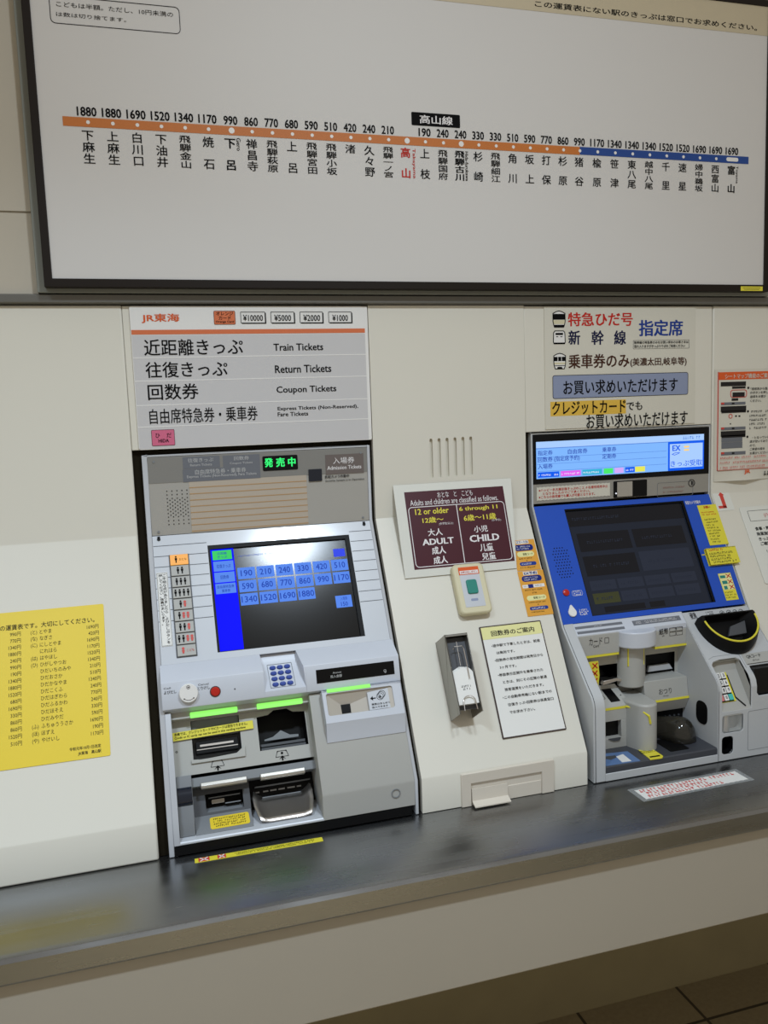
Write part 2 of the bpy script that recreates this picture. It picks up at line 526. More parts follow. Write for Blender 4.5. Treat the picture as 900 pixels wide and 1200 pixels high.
t = thing('console_panel', 'white sloping panel between the two machines with slots and a flap', 'panel', (0.609, -0.1, 0.7765))
mb = MB()
slots = []
for i in range(6):
    a = lerp2((0.5642, 0.1558), (0.6519, 0.1564), i / 5); bq = lerp2((0.5648, 0.0746), (0.6516, 0.0759), i / 5)
    slots.append(rr((a[0] + bq[0]) / 2 - 0.0032, bq[1], (a[0] + bq[0]) / 2 + 0.0032, a[1], 0.0031, 5))
mb.plate(FW, rr(0.4415, -0.001, 0.776, 0.4215, 0), slots, -0.0070, 0.0)
mb.box(FW, (0.4415, -0.001), (0.776, 0.4215), -0.014, -0.0070)
mb.prism(FX, [(0.0002, 1.289), (-0.2437, 0.844), (-0.2452, 0.8415), (-0.2452, 0.7775), (-0.22, 0.7775), (-0.22, 0.838), (0.012, 1.284), (0.012, 1.2885)], 0.4415, 0.776)
# the lower vertical strip carries an opening
part(mb, 'panel_body', 'panel_cream', t, 0.0)
hx0, hx1 = (0.5163, -0.0049)[0], (0.7035, -0.0049)[0]
ix0, ix1 = (0.5355, -0.0212)[0], (0.678, -0.0227)[0]
mb = MB()
zt, zi, zb = (0.6034, -0.0018)[1], (0.6049, -0.0218)[1], -0.0652
mb.prism(FV, [(hx0, zb), (ix0, zb), (ix0, zi), (ix1, zi), (ix1, zb), (hx1, zb), (hx1, zt), (hx0, zt)], -0.002, 0.0045)
part(mb, 'hatch_frame', 'panel_edge', t, 0.0012)
mb = MB().box(FV, (ix0, zb), (ix1, zi), -0.002, 0.0006)
part(mb, 'hatch_recess', 'panel_edge', t, label='darker opening behind the hatch frame')
mb = MB().box(FV, ((0.6054, -0.0394)[0], zb), (ix1, (0.6675, -0.0387)[1]), 0.0, 0.002)
part(mb, 'hatch_door', 'panel_edge', t, 0.0008)
fx1 = (0.6077, -0.0548)[0]
mb = MB().prism(Matrix(((0, 0, 1, 0), (1, 0, 0, 0), (0, 1, 0, 0), (0, 0, 0, 1))), [(-0.2465, 0.809), (-0.2485, 0.809), (-0.2505, 0.787), (-0.2640, 0.7815), (-0.2640, 0.7795), (-0.2490, 0.7845)], ix0 + 0.001, fx1)
part(mb, 'bent_flap', 'panel_edge', t, 0.0, 'bent flap hanging out of the opening')
mid_panel = t

t = thing('console_panel', 'white sloping panel right of the blue machine at the photo edge', 'panel', (1.6, -0.1, 0.7765))
part(console(1.2385, 2.2), 'panel_body', 'panel_cream', t, 0.003)

mb = MB().box(FW, (-0.0200, 0.1587), (0.4408, 0.4205), -0.02, -0.0012)
single(mb, 'filler_panel', 'panel_cream', 'narrow cream backing panel behind the ticket type sign', 'panel', 0.0015)
mb = MB().box(FW, (0.7767, 0.1595), (1.2365, 0.4205), -0.02, -0.0006)
single(mb, 'filler_panel', 'panel_cream', 'cream backing panel behind the reserved seat poster', 'panel', 0.0015)

# ------------------------------------------------------------------ fare chart
t = thing('fare_chart', 'large black framed route fare chart hung on the upper wall', 'fare chart', (0.6, -0.02, 1.737))
mb = MB().box(FW, (-0.158, 0.4405), (1.372, 1.056), 0.0, 0.018)
part(mb, 'housing', 'housing_grey', t, 0.001)
fo = rr(-0.1440, 0.4475, 1.3560, 1.0525, 0); fi = rr(-0.1305, 0.4618, 1.3405, 1.0395, 0)
mb = MB().plate(FW, fo, [fi], 0.018, 0.0375)
part(mb, 'frame', 'frame_black', t, 0.0008)
mb = MB().box(FW, (-0.1310, 0.4612), (1.3410, 1.0400), 0.018, 0.0345)
part(mb, 'chart_sheet', 'chart_white', t)
NC = 0.0; N1 = 0.0002; N2 = 0.0005; N3 = 0.0008
mb = MB().box(FC, (-0.1305, 0.9812), (1.3405, 1.0398), -0.0004, N1)
part(mb, 'heading_strip', 'chart_beige', t)
mb = MB().box(FC, (-0.0935, 0.7158), (0.8890, 0.7312), -0.0004, N1)
part(mb, 'orange_route_line', 'line_orange', t)
mb = MB().box(FC, (0.8890, 0.7165), (1.2965, 0.7315), -0.0004, N1)
part(mb, 'blue_route_line', 'line_blue', t)
names = [('1880', '下麻生'), ('1880', '上麻生'), ('1690', '白川口'), ('1520', '下油井'), ('1340', '飛騨金山'), ('1170', '焼石'), ('990', '下呂'), ('860', '禅昌寺'),
         ('770', '飛騨萩原'), ('680', '上呂'), ('590', '飛騨宮田'), ('510', '飛騨小坂'), ('420', '渚'), ('240', '久々野'), ('210', '飛騨一ノ宮'), ('', '高山'), ('190', '上枝'),
         ('240', '飛騨国府'), ('240', '飛騨古川'), ('330', '杉崎'), ('330', '飛騨細江'), ('510', '角川'), ('590', '坂上'), ('770', '打保'), ('860', '杉原'), ('990', '猪谷'), ('1170', '楡原'),
         ('1340', '笹津'), ('1340', '東八尾'), ('1340', '越中八尾'), ('1520', '千里'), ('1520', '速星'), ('1690', '婦中鵜坂'), ('1690', '西富山'), ('1690', '富山')]
xs = []
for i in range(35):
    if i <= 6: xs.append(-0.0528 + 0.0406 * i)
    elif i <= 25: xs.append(0.1908 + (0.8893 - 0.1908) * (i - 6) / 19)
    else: xs.append(0.8893 + 0.04063 * (i - 25))
ink = []; red = MB(); dots = MB(); rom = MB(); fares = []
for i, (fare, st) in enumerate(names):
    x = xs[i]
    big = i in (6, 15, 18)
    if i == 34:
        dots.prism(FC, rr(x - 0.015, 0.7200, x + 0.015, 0.7280, 0.0035), -0.0004, N2)
    else:
        dots.cyl(FC, (x, 0.7236), 0.0052 if big else 0.0031, -0.0004, N2, 14)
    if fare:
        w = 0.0340 * (0.94 if len(fare) == 4 else 0.72)
        fm = MB(); fares.append(fm); fm.text(FC, fare, (x - w / 2 - 0.001, 0.7485), (x + w / 2 - 0.001, 0.7335), N1, 0.030)
    bold = 0.034 if i in (6, 15, 18, 34) else 0.016
    xc = x - (0.002 if not big else 0.004)
    im = red if i == 15 else MB()
    if i != 15: ink.append(im)
    im.vtext(FC, st, xc, 0.7115, 0.6545, 0.0205, N1, bold, {2: 0.95, 3: 0.9}.get(len(st), 0.82))
def roman(m, s, x, ytop, ybot, w):
    # small sideways lettering reading downwards
    vs, fs = glyphs(s, 0.01)
    a = [v[0] for v in vs]; bq = [v[1] for v in vs]
    m.put(FC, vs, fs, lambda px, py: (x + (py - min(bq)) / (max(bq) - min(bq)) * w, ytop - (px - min(a)) / (max(a) - min(a)) * (ytop - ybot)), N1)
roman(rom, 'Gero', xs[6] + 0.0075, 0.7115, 0.6895, 0.0075)
roman(rom, 'Hida-furukawa', xs[18] + 0.0075, 0.7100, 0.6550, 0.0065)
roman(rom, 'Toyama', xs[34] + 0.0085, 0.7110, 0.6750, 0.0068)
roman(red, 'Takayama', xs[15] + 0.0085, 0.7100, 0.6550, 0.0075)
part(dots, 'station_dots', 'sign_white', t)
for fm in fares: part(fm, 'fare_figure', 'ink', t, weld=False)
for im in ink: part(im, 'station_name', 'ink', t, weld=False)
part(rom, 'romaji_names', 'ink', t, weld=False)
part(red, 'home_station_name', 'ink_red', t, label='red lettering of the home station', weld=False)
mb = MB().prism(FC, rr((0.5318, 0.7753)[0], (0.5311, 0.7529)[1], (0.6305, 0.7689)[0], (0.5319, 0.7769)[1], 0.002), -0.0004, N1)
part(mb, 'line_name_plate', 'ink', t)
mb = MB().text(FC, '高山線', (0.548, 0.7725), (0.6152, 0.7569), N2, 0.02)
part(mb, 'line_name', 'ink_white', t, weld=False)
mb = MB().outline(FC, rr((-0.1005, 0.9022)[0], (-0.0996, 0.8797)[1], (0.112, 0.894)[0], (0.0976, 0.9241)[1], 0.008), 0.0010, -0.0004, N1)
mb.text(FC, 'こどもは半額。ただし、10円未満の', (-0.0895, 0.915), (0.1008, 0.9067), N1, 0.006)
mb.text(FC, 'は数は切り捨てます。', (-0.0908, 0.8983), (0.0216, 0.8913), N1, 0.006)
part(mb, 'child_fare_note', 'ink', t, weld=False)
mb = MB().text(FC, 'この運賃表にない駅のきっぷは窓口でお求めください。', (0.7929, 1.0003), (1.3127, 0.9887), N2, 0.018)
part(mb, 'heading', 'ink', t, weld=False)
mb = MB().box(FC, (1.2793, 0.4581), (1.3366, 0.4486), 0.002, 0.003)
st_ = part(mb, 'frame_sticker', 'sticker_yellow', t, label='small yellow sticker on the lower right of the frame')
mb = MB()
for k, (a, bq) in enumerate(((0.1, 0.9), (0.15, 0.85))):
    p, q = (1.2789, 0.4581), (1.3362, 0.4485)
    mb.box(FC, (p[0] + (q[0] - p[0]) * a, p[1] + (q[1] - p[1]) * (0.30 + 0.35 * k)), (p[0] + (q[0] - p[0]) * bq, p[1] + (q[1] - p[1]) * (0.38 + 0.35 * k)), 0.0025, 0.0032)
part(mb, 'print_lines', 'ink_soft', st_)

# ------------------------------------------------------------------ ticket type sign above the left machine
def dashes(m, F, a, b, rows, n, fill=0.5, seed=1, cell=0.6, ragged=0.25):
    # rows of small illegible print strokes inside the rectangle a..b
    rnd = random.Random(seed)
    x0, x1 = min(a[0], b[0]), max(a[0], b[0]); y0, y1 = min(a[1], b[1]), max(a[1], b[1])
    ph = (y1 - y0) / rows; h = ph * fill; w = h * cell
    for r in range(rows):
        yc = y1 - ph * (r + 0.5)
        x = x0; xe = x1 - (x1 - x0) * rnd.random() * ragged
        while x < xe - w:
            k = rnd.random()
            if k > 0.12:
                u = w * (0.45 + 0.5 * rnd.random())
                if k > 0.55:
                    m.box(F, (x, yc - h / 2), (x + u, yc - h / 2 + h * 0.3), n - 0.0003, n)
                    m.box(F, (x + u * 0.3, yc - h * 0.1), (x + u * 0.6, yc + h / 2), n - 0.0003, n)
                else:
                    m.box(F, (x, yc + h * 0.12), (x + u, yc + h * 0.45), n - 0.0003, n)
                    m.box(F, (x + u * 0.1, yc - h * 0.5), (x + u * 0.45, yc), n - 0.0003, n)
            x += w * 1.15
    return m

t = thing('ticket_type_sign', 'white and grey ticket type sign with an orange stripe above the left machine', 'sign', (0.217, 0, 1.449))
mb = MB().prism(FW, rr(-0.0075, 0.1590, 0.4395, 0.4200, 0.004), -0.001, 0.0022)
part(mb, 'board', 'sign_white', t, 0.0006)
mb = MB().box(FW, (-0.0062, 0.1605), (0.4330, (0.2037, 0.3675)[1]), 0.002, 0.0024)
part(mb, 'grey_field', 'sign_grey', t)
mb = MB().box(FW, (-0.0062, (0.2038, 0.3688)[1]), (0.4330, (0.2043, 0.377)[1]), 0.002, 0.0028)
part(mb, 'orange_stripe', 'sign_orange', t)
mb = MB()
for yy in ((0.2015, 0.327)[1], (0.1992, 0.2847)[1], (0.1967, 0.2405)[1], (0.1946, 0.201)[1]):
    mb.box(FW, (-0.0062, yy - 0.0008), (0.4330, yy + 0.0008), 0.002, 0.0027)
part(mb, 'ruled_lines', 'sign_white', t)
NT = 0.0029
for s, a, bq, bd in (('近距離きっぷ', (0.0139, 0.3599), (0.1937, 0.3303), .012), ('往復きっぷ', (0.0141, 0.3191), (0.1626, 0.2903), .012), ('回数券', (0.0152, 0.2788), (0.1065, 0.2497), .012),
                              ('自由席特急券・乗車券', (0.0152, 0.2336), (0.2144, 0.2059), .010),
                              ('Train Tickets', (0.2514, 0.3495), (0.348, 0.3361), .022), ('Return Tickets', (0.2521, 0.3088), (0.3623, 0.2941), .022), ('Coupon Tickets', (0.2529, 0.2689), (0.3707, 0.2529), .022),
                              ('Express Tickets (Non-Reserved),', (0.2534, 0.23), (0.4132, 0.2213), .022), ('Fare Tickets', (0.2529, 0.2195), (0.3126, 0.2117), .022)):
    part(MB().text(FW, s, a, bq, NT, bd), 'ticket_type_caption', 'ink', t, weld=False)

mb = MB().text(FW, 'JR東海', (0.0133, 0.4061), (0.0803, 0.3893), NT, 0.028)
part(mb, 'railway_name', 'ink_orange', t, weld=False)
a, bq = (0.1428, 0.411), (0.1824, 0.3861)
mb = MB().prism(FW, rr(a[0], a[1], bq[0], bq[1], 0.002), 0.002, 0.003)
k = part(mb, 'card_badge', 'sign_orange', t)
mb = MB().outline(FW, rr(a[0], a[1], bq[0], bq[1], 0.002), 0.0006, 0.003, 0.0033)
mb.text(FW, 'オレンジ', (0.1474, 0.4093), (0.1786, 0.4026), 0.0033, .02); mb.text(FW, 'カード', (0.1517, 0.4011), (0.1742, 0.3945), 0.0033, .02); mb.text(FW, 'Orange Card', (0.1457, 0.393), (0.1794, 0.3882), 0.0033, .03)
part(mb, 'badge_print', 'ink', k, weld=False)
mb = MB(); m2 = MB()
for s, p0, p1, q0, q1 in (('¥10000', (0.1922, 0.4097), (0.2388, 0.3884), (0.197, 0.4038), (0.2341, 0.3922)), ('¥5000', (0.2491, 0.4096), (0.2944, 0.3881), (0.2558, 0.4037), (0.288, 0.392)), ('¥2000', (0.3049, 0.4095), (0.35, 0.3878), (0.3118, 0.4036), (0.3447, 0.3917)), ('¥1000', (0.3611, 0.4095), (0.4074, 0.3875), (0.3688, 0.4035), (0.3998, 0.3915))):
    a = (p0[0], (0.2955, 0.4092)[1]); bq = (p1[0], (0.2945, 0.3882)[1])
    mb.outline(FW, rr(a[0], a[1], bq[0], bq[1], 0.0012), 0.0009, 0.002, 0.0029)
    mb.box(FW, (a[0] + .002, bq[1] - .0012), (bq[0] + .0014, bq[1]), 0.002, 0.0028); mb.box(FW, (bq[0], bq[1]), (bq[0] + .0014, a[1] - .002), 0.002, 0.0028)
    mb.text(FW, s, q0, q1, NT, 0.015)
part(mb, 'banknote_boxes', 'ink', t, weld=False)
a, bq = (0.0164, 0.1951), (0.058, 0.1655)
mb = MB().prism(FW, rr(a[0], a[1], bq[0], bq[1], 0.002), 0.002, 0.003)
k = part(mb, 'train_badge', 'sign_pink', t)
mb = MB().outline(FW, rr(a[0], a[1], bq[0], bq[1], 0.002), 0.0006, 0.003, 0.0033)
mb.text(FW, 'ひ', (0.0236, 0.1885), (0.0315, 0.1803), 0.0033, .01); mb.text(FW, 'だ', (0.0436, 0.1887), (0.0523, 0.18), 0.0033, .01); mb.text(FW, 'HIDA', (0.0283, 0.1779), (0.0471, 0.1714), 0.0033, .03)
part(mb, 'badge_print', 'ink', k, weld=False)

# ------------------------------------------------------------------ reserved seat poster above the blue machine
t = thing('reserved_seat_poster', 'white poster with red and blue lettering and three little trains above the blue machine', 'poster', (1.0, 0, 1.449))
mb = MB().box(FW, (0.8220, 0.1640), (1.1918, 0.4195), -0.0008, 0.0016)
part(mb, 'sheet', 'poster_white', t)
NP = 0.0020
mb = MB().text(FW, '特急ひだ号', (0.8771, 0.4073), (1.0329, 0.3785), NP, 0.03)
part(mb, 'red_lettering', 'ink_red', t, weld=False)
mb = MB()
for s, p0, p1 in (('新', (0.8777, 0.3699), (0.9057, 0.3401)), ('幹', (0.9324, 0.3695), (0.962, 0.3394)), ('線', (0.9869, 0.3691), (1.0161, 0.3388))):
    mb.text(FW, s, p0, p1, NP, 0.03)
part(mb, 'navy_lettering', 'ink_navy', t, weld=False)
mb = MB().text(FW, '指定席', (1.0477, 0.3911), (1.1588, 0.3564), NP, 0.035)
part(mb, 'blue_lettering', 'ink_blue', t, weld=False)
mb = MB().text(FW, '乗車券のみ', (0.8772, 0.3203), (1.0244, 0.2903), NP, 0.028)
mb.text(FW, '(美濃太田,岐阜等)', (1.0266, 0.3102), (1.169, 0.2904), NP, 0.03)
part(mb, 'brown_lettering', 'ink_brown', t, weld=False)
a, bq = (0.8396, 0.277), (1.1731, 0.2277)
mb = MB().prism(FW, rr(a[0], bq[1], bq[0], a[1], 0.005), 0.001, 0.0019)
part(mb, 'blue_box', 'slate_blue', t)
a, bq = (0.8339, 0.2217), (1.0159, 0.1912)
mb = MB().box(FW, a, bq, 0.001, 0.0018)
part(mb, 'yellow_highlight', 'marker_yellow', t)
mb = MB()
a, bq = (0.8396, 0.277), (1.1731, 0.2277)
mb.outline(FW, rr(a[0], bq[1], bq[0], a[1], 0.005), 0.0010, 0.0015, 0.0022)
NQ = 0.0023
mb.text(FW, 'お買い求めいただけます', (0.8645, 0.2657), (1.1463, 0.2352), NQ, 0.018)
mb.text(FW, 'クレジットカード', (0.8379, 0.2216), (1.0148, 0.1929), NQ, 0.022)
mb.text(FW, 'でも', (1.017, 0.2161), (1.0564, 0.1976), NQ, 0.018)
mb.text(FW, 'お買い求めいただけます', (0.9188, 0.1927), (1.1723, 0.1607), NQ, 0.018)
mb.text(FW, '新幹線の特急券のみをお買い求めのお客さまは', (1.0361, 0.346), (1.173, 0.3399), NQ, 0.02)
mb.text(FW, '恐れ入りますがきっぷうりばをご利用ください', (1.0361, 0.338), (1.1642, 0.3314), NQ, 0.02)
a, bq = (1.034, 0.3477), (1.1752, 0.3294)
mb.outline(FW, rr(a[0], bq[1], bq[0], a[1], 0.001), 0.0003, 0.0015, NQ)
part(mb, 'black_lettering', 'ink', t, weld=False)
# three train fronts
tr = MB(); trw = MB(); trc = MB()
for kind, (a, bq) in enumerate((((0.8413, 0.3761), (0.8712, 0.4112)), ((0.8416, 0.3398), (0.8711, 0.3706)), ((0.8422, 0.2894), (0.8714, 0.3236)))):
    w, h = bq[0] - a[0], bq[1] - a[1]
    P = lambda u, v: (a[0] + w * u, a[1] + h * v)
    if kind == 1:
        sh = [P(.08, .06), P(.92, .06), P(1, .2), P(.97, .85), P(.85, .98), P(.15, .98), P(.03, .85), P(0, .2)]
    else:
        sh = [P(.12, 0), P(.88, 0), P(.95, .15), P(1, .35), P(1, .84), P(.75, .95), P(.5, 1), P(.25, .95), P(0, .84), P(0, .35), P(.05, .15)]
    trw.prism(FW, sh, 0.001, 0.0019)
    tr.outline(FW, sh, w * 0.06, 0.0015, 0.0022)
    if kind == 0:
        tr.prism(FW, [P(.02, .46), P(.98, .46), P(.98, .80), P(.02, .80)], 0.0015, 0.0022)
        trc.prism(FW, [P(.06, .2), P(.94, .2), P(.96, .44), P(.04, .44)], 0.0015, 0.0021)
        tr.prism(FW, [P(.1, .05), P(.9, .05), P(.92, .16), P(.08, .16)], 0.0015, 0.0022)
    elif kind == 1:
        tr.prism(FW, [P(.2, .68), P(.8, .68), P(.8, .82), P(.2, .82)], 0.0015, 0.0022)
        tr.prism(FW, [P(.25, .54), P(.42, .54), P(.42, .59), P(.25, .59)], 0.0015, 0.0022); tr.prism(FW, [P(.58, .54), P(.75, .54), P(.75, .59), P(.58, .59)], 0.0015, 0.0022)
        tr.prism(FW, [P(.06, .07), P(.94, .07), P(.98, .17), P(.02, .17)], 0.0015, 0.0022)
    else:
        for u0, u1 in ((.04, .33), (.38, .62), (.67, .96)):
            tr.prism(FW, [P(u0, .5), P(u1, .5), P(u1, .76), P(u0, .76)], 0.0015, 0.0022)
        trc.prism(FW, [P(.05, .3), P(.95, .3), P(.97, .42), P(.03, .42)], 0.0015, 0.0021)
        tr.prism(FW, [P(.1, .2), P(.9, .2), P(.9, .24), P(.1, .24)], 0.0015, 0.0022)
        tr.prism(FW, [P(.28, .04), P(.72, .04), P(.66, .15), P(.34, .15)], 0.0015, 0.0022)
part(trw, 'train_faces', 'sign_white', t); part(trc, 'train_bands', 'tan_plastic', t); part(tr, 'train_outlines', 'ink', t)

# ------------------------------------------------------------------ yellow fare table on the left panel
t = thing('fare_table_sheet', 'yellow printed fare table sheet on the white panel left of the machine', 'notice', (-0.25, -0.12, 0.93))
tr_, brr = (-0.0847, -0.1259), (-0.0893, -0.391)
xr = (tr_[0] + brr[0]) / 2
mb = MB().prism(FS, rr(-0.62, brr[1], xr, tr_[1], 0.003), 0.0003, 0.0010)
part(mb, 'sheet', 'fare_yellow', t)
mb = MB(); NY = 0.0013
hd = (-0.1033, -0.1485)
mb.text(FS, 'この運賃表です。大切にしてください。', ((-0.2577, -0.158)[0] - 0.0085, hd[1] - 0.0098), hd, NY, 0.01)
right = [('(と)', 'とやま', '1690円'), ('(な)', 'なぎさ', '420円'), ('(に)', 'にしとやま', '1690円'), ('', 'にれはら', '1170円'), ('(は)', 'はやほし', '1520円'), ('(ひ)', 'ひがしやつお', '1340円'),
         ('', 'ひだいちのみや', '210円'), ('', 'ひだおさか', '510円'), ('', 'ひだかなやま', '1340円'), ('', 'ひだこくふ', '240円'), ('', 'ひだはぎわら', '770円'), ('', 'ひだふるかわ', '240円'),
         ('', 'ひだほそえ', '330円'), ('', 'ひだみやだ', '590円'), ('(ふ)', 'ふちゅううさか', '1690円'), ('(ほ)', 'ほずえ', '190円'), ('(や)', 'やけいし', '1170円')]
left = ['990', '770', '1340', '1880', '240', '990', '190', '1340', '1880', '1520', '680', '1690', '330', '860', '860', '1520', '510']
y0_, y1_ = (-0.1865, -0.1658)[1], (-0.1901, -0.3509)[1]
xk, xn, xp, xl = (-0.2086, -0.1649)[0], (-0.1941, -0.165)[0], (-0.097, -0.1679)[0], (-0.2245, -0.1677)[0]
em = 0.0088
for i, (k, nm, pr) in enumerate(right):
    y = y0_ + (y1_ - y0_) * i / 16 - em * 0.38
    if k: mb.em(FS, k, xk, y, .0068, em, NY, 0.0, 'l')
    mb.em(FS, nm, xn, y, .0072, em, NY, 0.0, 'l')
    mb.em(FS, pr, xp, y, .0072, em, NY, 0.0, 'r')
    mb.em(FS, left[i] + '円', xl, y, .0072, em, NY, 0.0, 'r')
xa, xb = (-0.1507, -0.3745)[0], (-0.1015, -0.3746)[0]
yy = (-0.1266, -0.3738)[1]
mb.em(FS, '令和元年10月1日改定', xb, yy - 0.001, (xb - xa) / 9.3, 0.0062, NY, 0.015, 'r')
mb.em(FS, 'JR東海　高山駅', xb, yy - 0.0095, (xb - xa) / 9.3, 0.0062, NY, 0.015, 'r')
part(mb, 'print', 'ink_soft', t, weld=False)

# ------------------------------------------------------------------ adult and child notice across the bend of the middle panel
t = thing('age_notice', 'maroon adult and child fare notice in a clear laminate on the middle panel', 'notice', (0.61, -0.04, 1.16))
a, bq = (0.4829, 0.0126), (0.7191, -0.1565)
mb = MB().prism(FA, [(0.4790, -0.1705), (0.7195, -0.1705), (0.7390, 0.0200), (0.4790, 0.0200)], -0.0003, 0.0006)
part(mb, 'laminate', 'laminate', t, label='pale clear laminate border')
mx0, mx1, my0, my1 = 0.5005, 0.7175, -0.1550, 0.0042
mb = MB().box(FA, (mx0, my0), (mx1, my1), 0.0, 0.0010)
part(mb, 'maroon_card', 'maroon', t)
mb = MB(); NA = 0.0013
yt = (0.6, -0.0287)[1]
mb.outline(FA, rr(mx0 + 0.0035, my0 + 0.0035, mx1 - 0.0035, yt + 0.001, 0.008), 0.0014, 0.0005, NA)
xm = (0.6083, -0.0834)[0]
mb.box(FA, (xm - 0.0008, my0 + 0.004), (xm + 0.0008, yt), 0.0005, NA)
mb.text(FA, 'おとな　と　こども', (0.5704, 0.0004), (0.6475, -0.0113), NA, 0.005)
mb.text(FA, 'Adults and children are classified as follows.', (0.5101, -0.0134), (0.702, -0.0252), NA, 0.0)
mb.text(FA, '(中学生以上)', (0.5651, -0.0633), (0.5956, -0.0693), NA, 0.0); mb.text(FA, '(小学生)', (0.6811, -0.0645), (0.7013, -0.0696), NA, 0.0)
for s, a, bq, bd in (('大人', (0.5389, -0.075), (0.57, -0.0897), .02), ('ADULT', (0.5245, -0.0952), (0.5916, -0.1078), .04), ('成人', (0.542, -0.1121), (0.5716, -0.1277), .03), ('成人', (0.5425, -0.1321), (0.5727, -0.1474), .03),
                              ('小児', (0.6385, -0.0762), (0.669, -0.0898), .02), ('CHILD', (0.6263, -0.0949), (0.6914, -0.1091), .04), ('儿童', (0.6452, -0.1139), (0.6747, -0.13), .03), ('兒童', (0.647, -0.133), (0.6775, -0.148), .03)):
    mb.text(FA, s, a, bq, NA, bd)
part(mb, 'white_print', 'ink_white', t, weld=False)
mb = MB()
for s, a, bq, bd in (('12 or older', (0.5179, -0.0322), (0.5901, -0.0445), .02), ('12歳〜', (0.5309, -0.0505), (0.5762, -0.0628), .02), ('6 through 11', (0.6131, -0.0341), (0.6977, -0.0453), .02), ('6歳〜11歳', (0.62, -0.0513), (0.6914, -0.0649), .02)):
    mb.text(FA, s, a, bq, NA, bd)
part(mb, 'yellow_print', 'ink_yellow', t, weld=False)

# ------------------------------------------------------------------ call box under the notice
ta, tb = (0.5817, -0.1144), (0.6386, -0.2217)
cx = ((0.6102, -0.1195)[0] + (0.6046, -0.2204)[0]) / 2
hw = 0.0335
ytop, ybot = (0.6106, -0.1177)[1], (0.6042, -0.2221)[1]
t = thing('call_box', 'small cream intercom call box with a teal button on the middle panel', 'call box', (cx, -0.08, 1.13))
mb = MB().prism(FS, rr(cx - hw, ybot, cx + hw, ytop, 0.010, 5), 0.0004, 0.0200)
part(mb, 'case', 'tan_plastic', t, 0.004)
mb = MB().prism(FS, rr(cx - 0.0215, ybot + 0.014, cx + 0.0205, ytop - 0.022, 0.001), 0.018, 0.0206)
part(mb, 'face_plate', 'm_silver', t)
mb = MB().prism(FS, rr(cx - 0.022, ytop - 0.024, cx + 0.021, ytop - 0.008, 0.0008), 0.018, 0.0209)
lab = part(mb, 'red_label', 'ink_orange', t, label='orange red label strip')
mb = MB().box(FS, (cx - 0.020, ytop - 0.0225), (cx + 0.019, ytop - 0.0155), 0.0205, 0.0212)
part(mb, 'label_band', 'sign_white', lab)
mb = MB().text(FS, 'お呼び出しボタン', (cx - 0.018, ytop - 0.0218), (cx + 0.017, ytop - 0.0164), 0.0214, 0.01)
part(mb, 'label_print', 'ink_red', lab, weld=False)
yb = ((0.5986, -0.1636)[1] + (0.5979, -0.1671)[1]) / 2
mb = MB().prism(FS, rr(cx - 0.0115, yb - 0.0165, cx + 0.0105, yb + 0.0125, 0.004), 0.019, 0.0240)
part(mb, 'push_button', 'teal', t, 0.0015)
mb = MB().prism(FS, rr(cx - 0.008, yb - 0.031, cx + 0.007, yb - 0.026, 0.002), 0.0204, 0.0209)
part(mb, 'maker_mark', 'slate_blue', t)

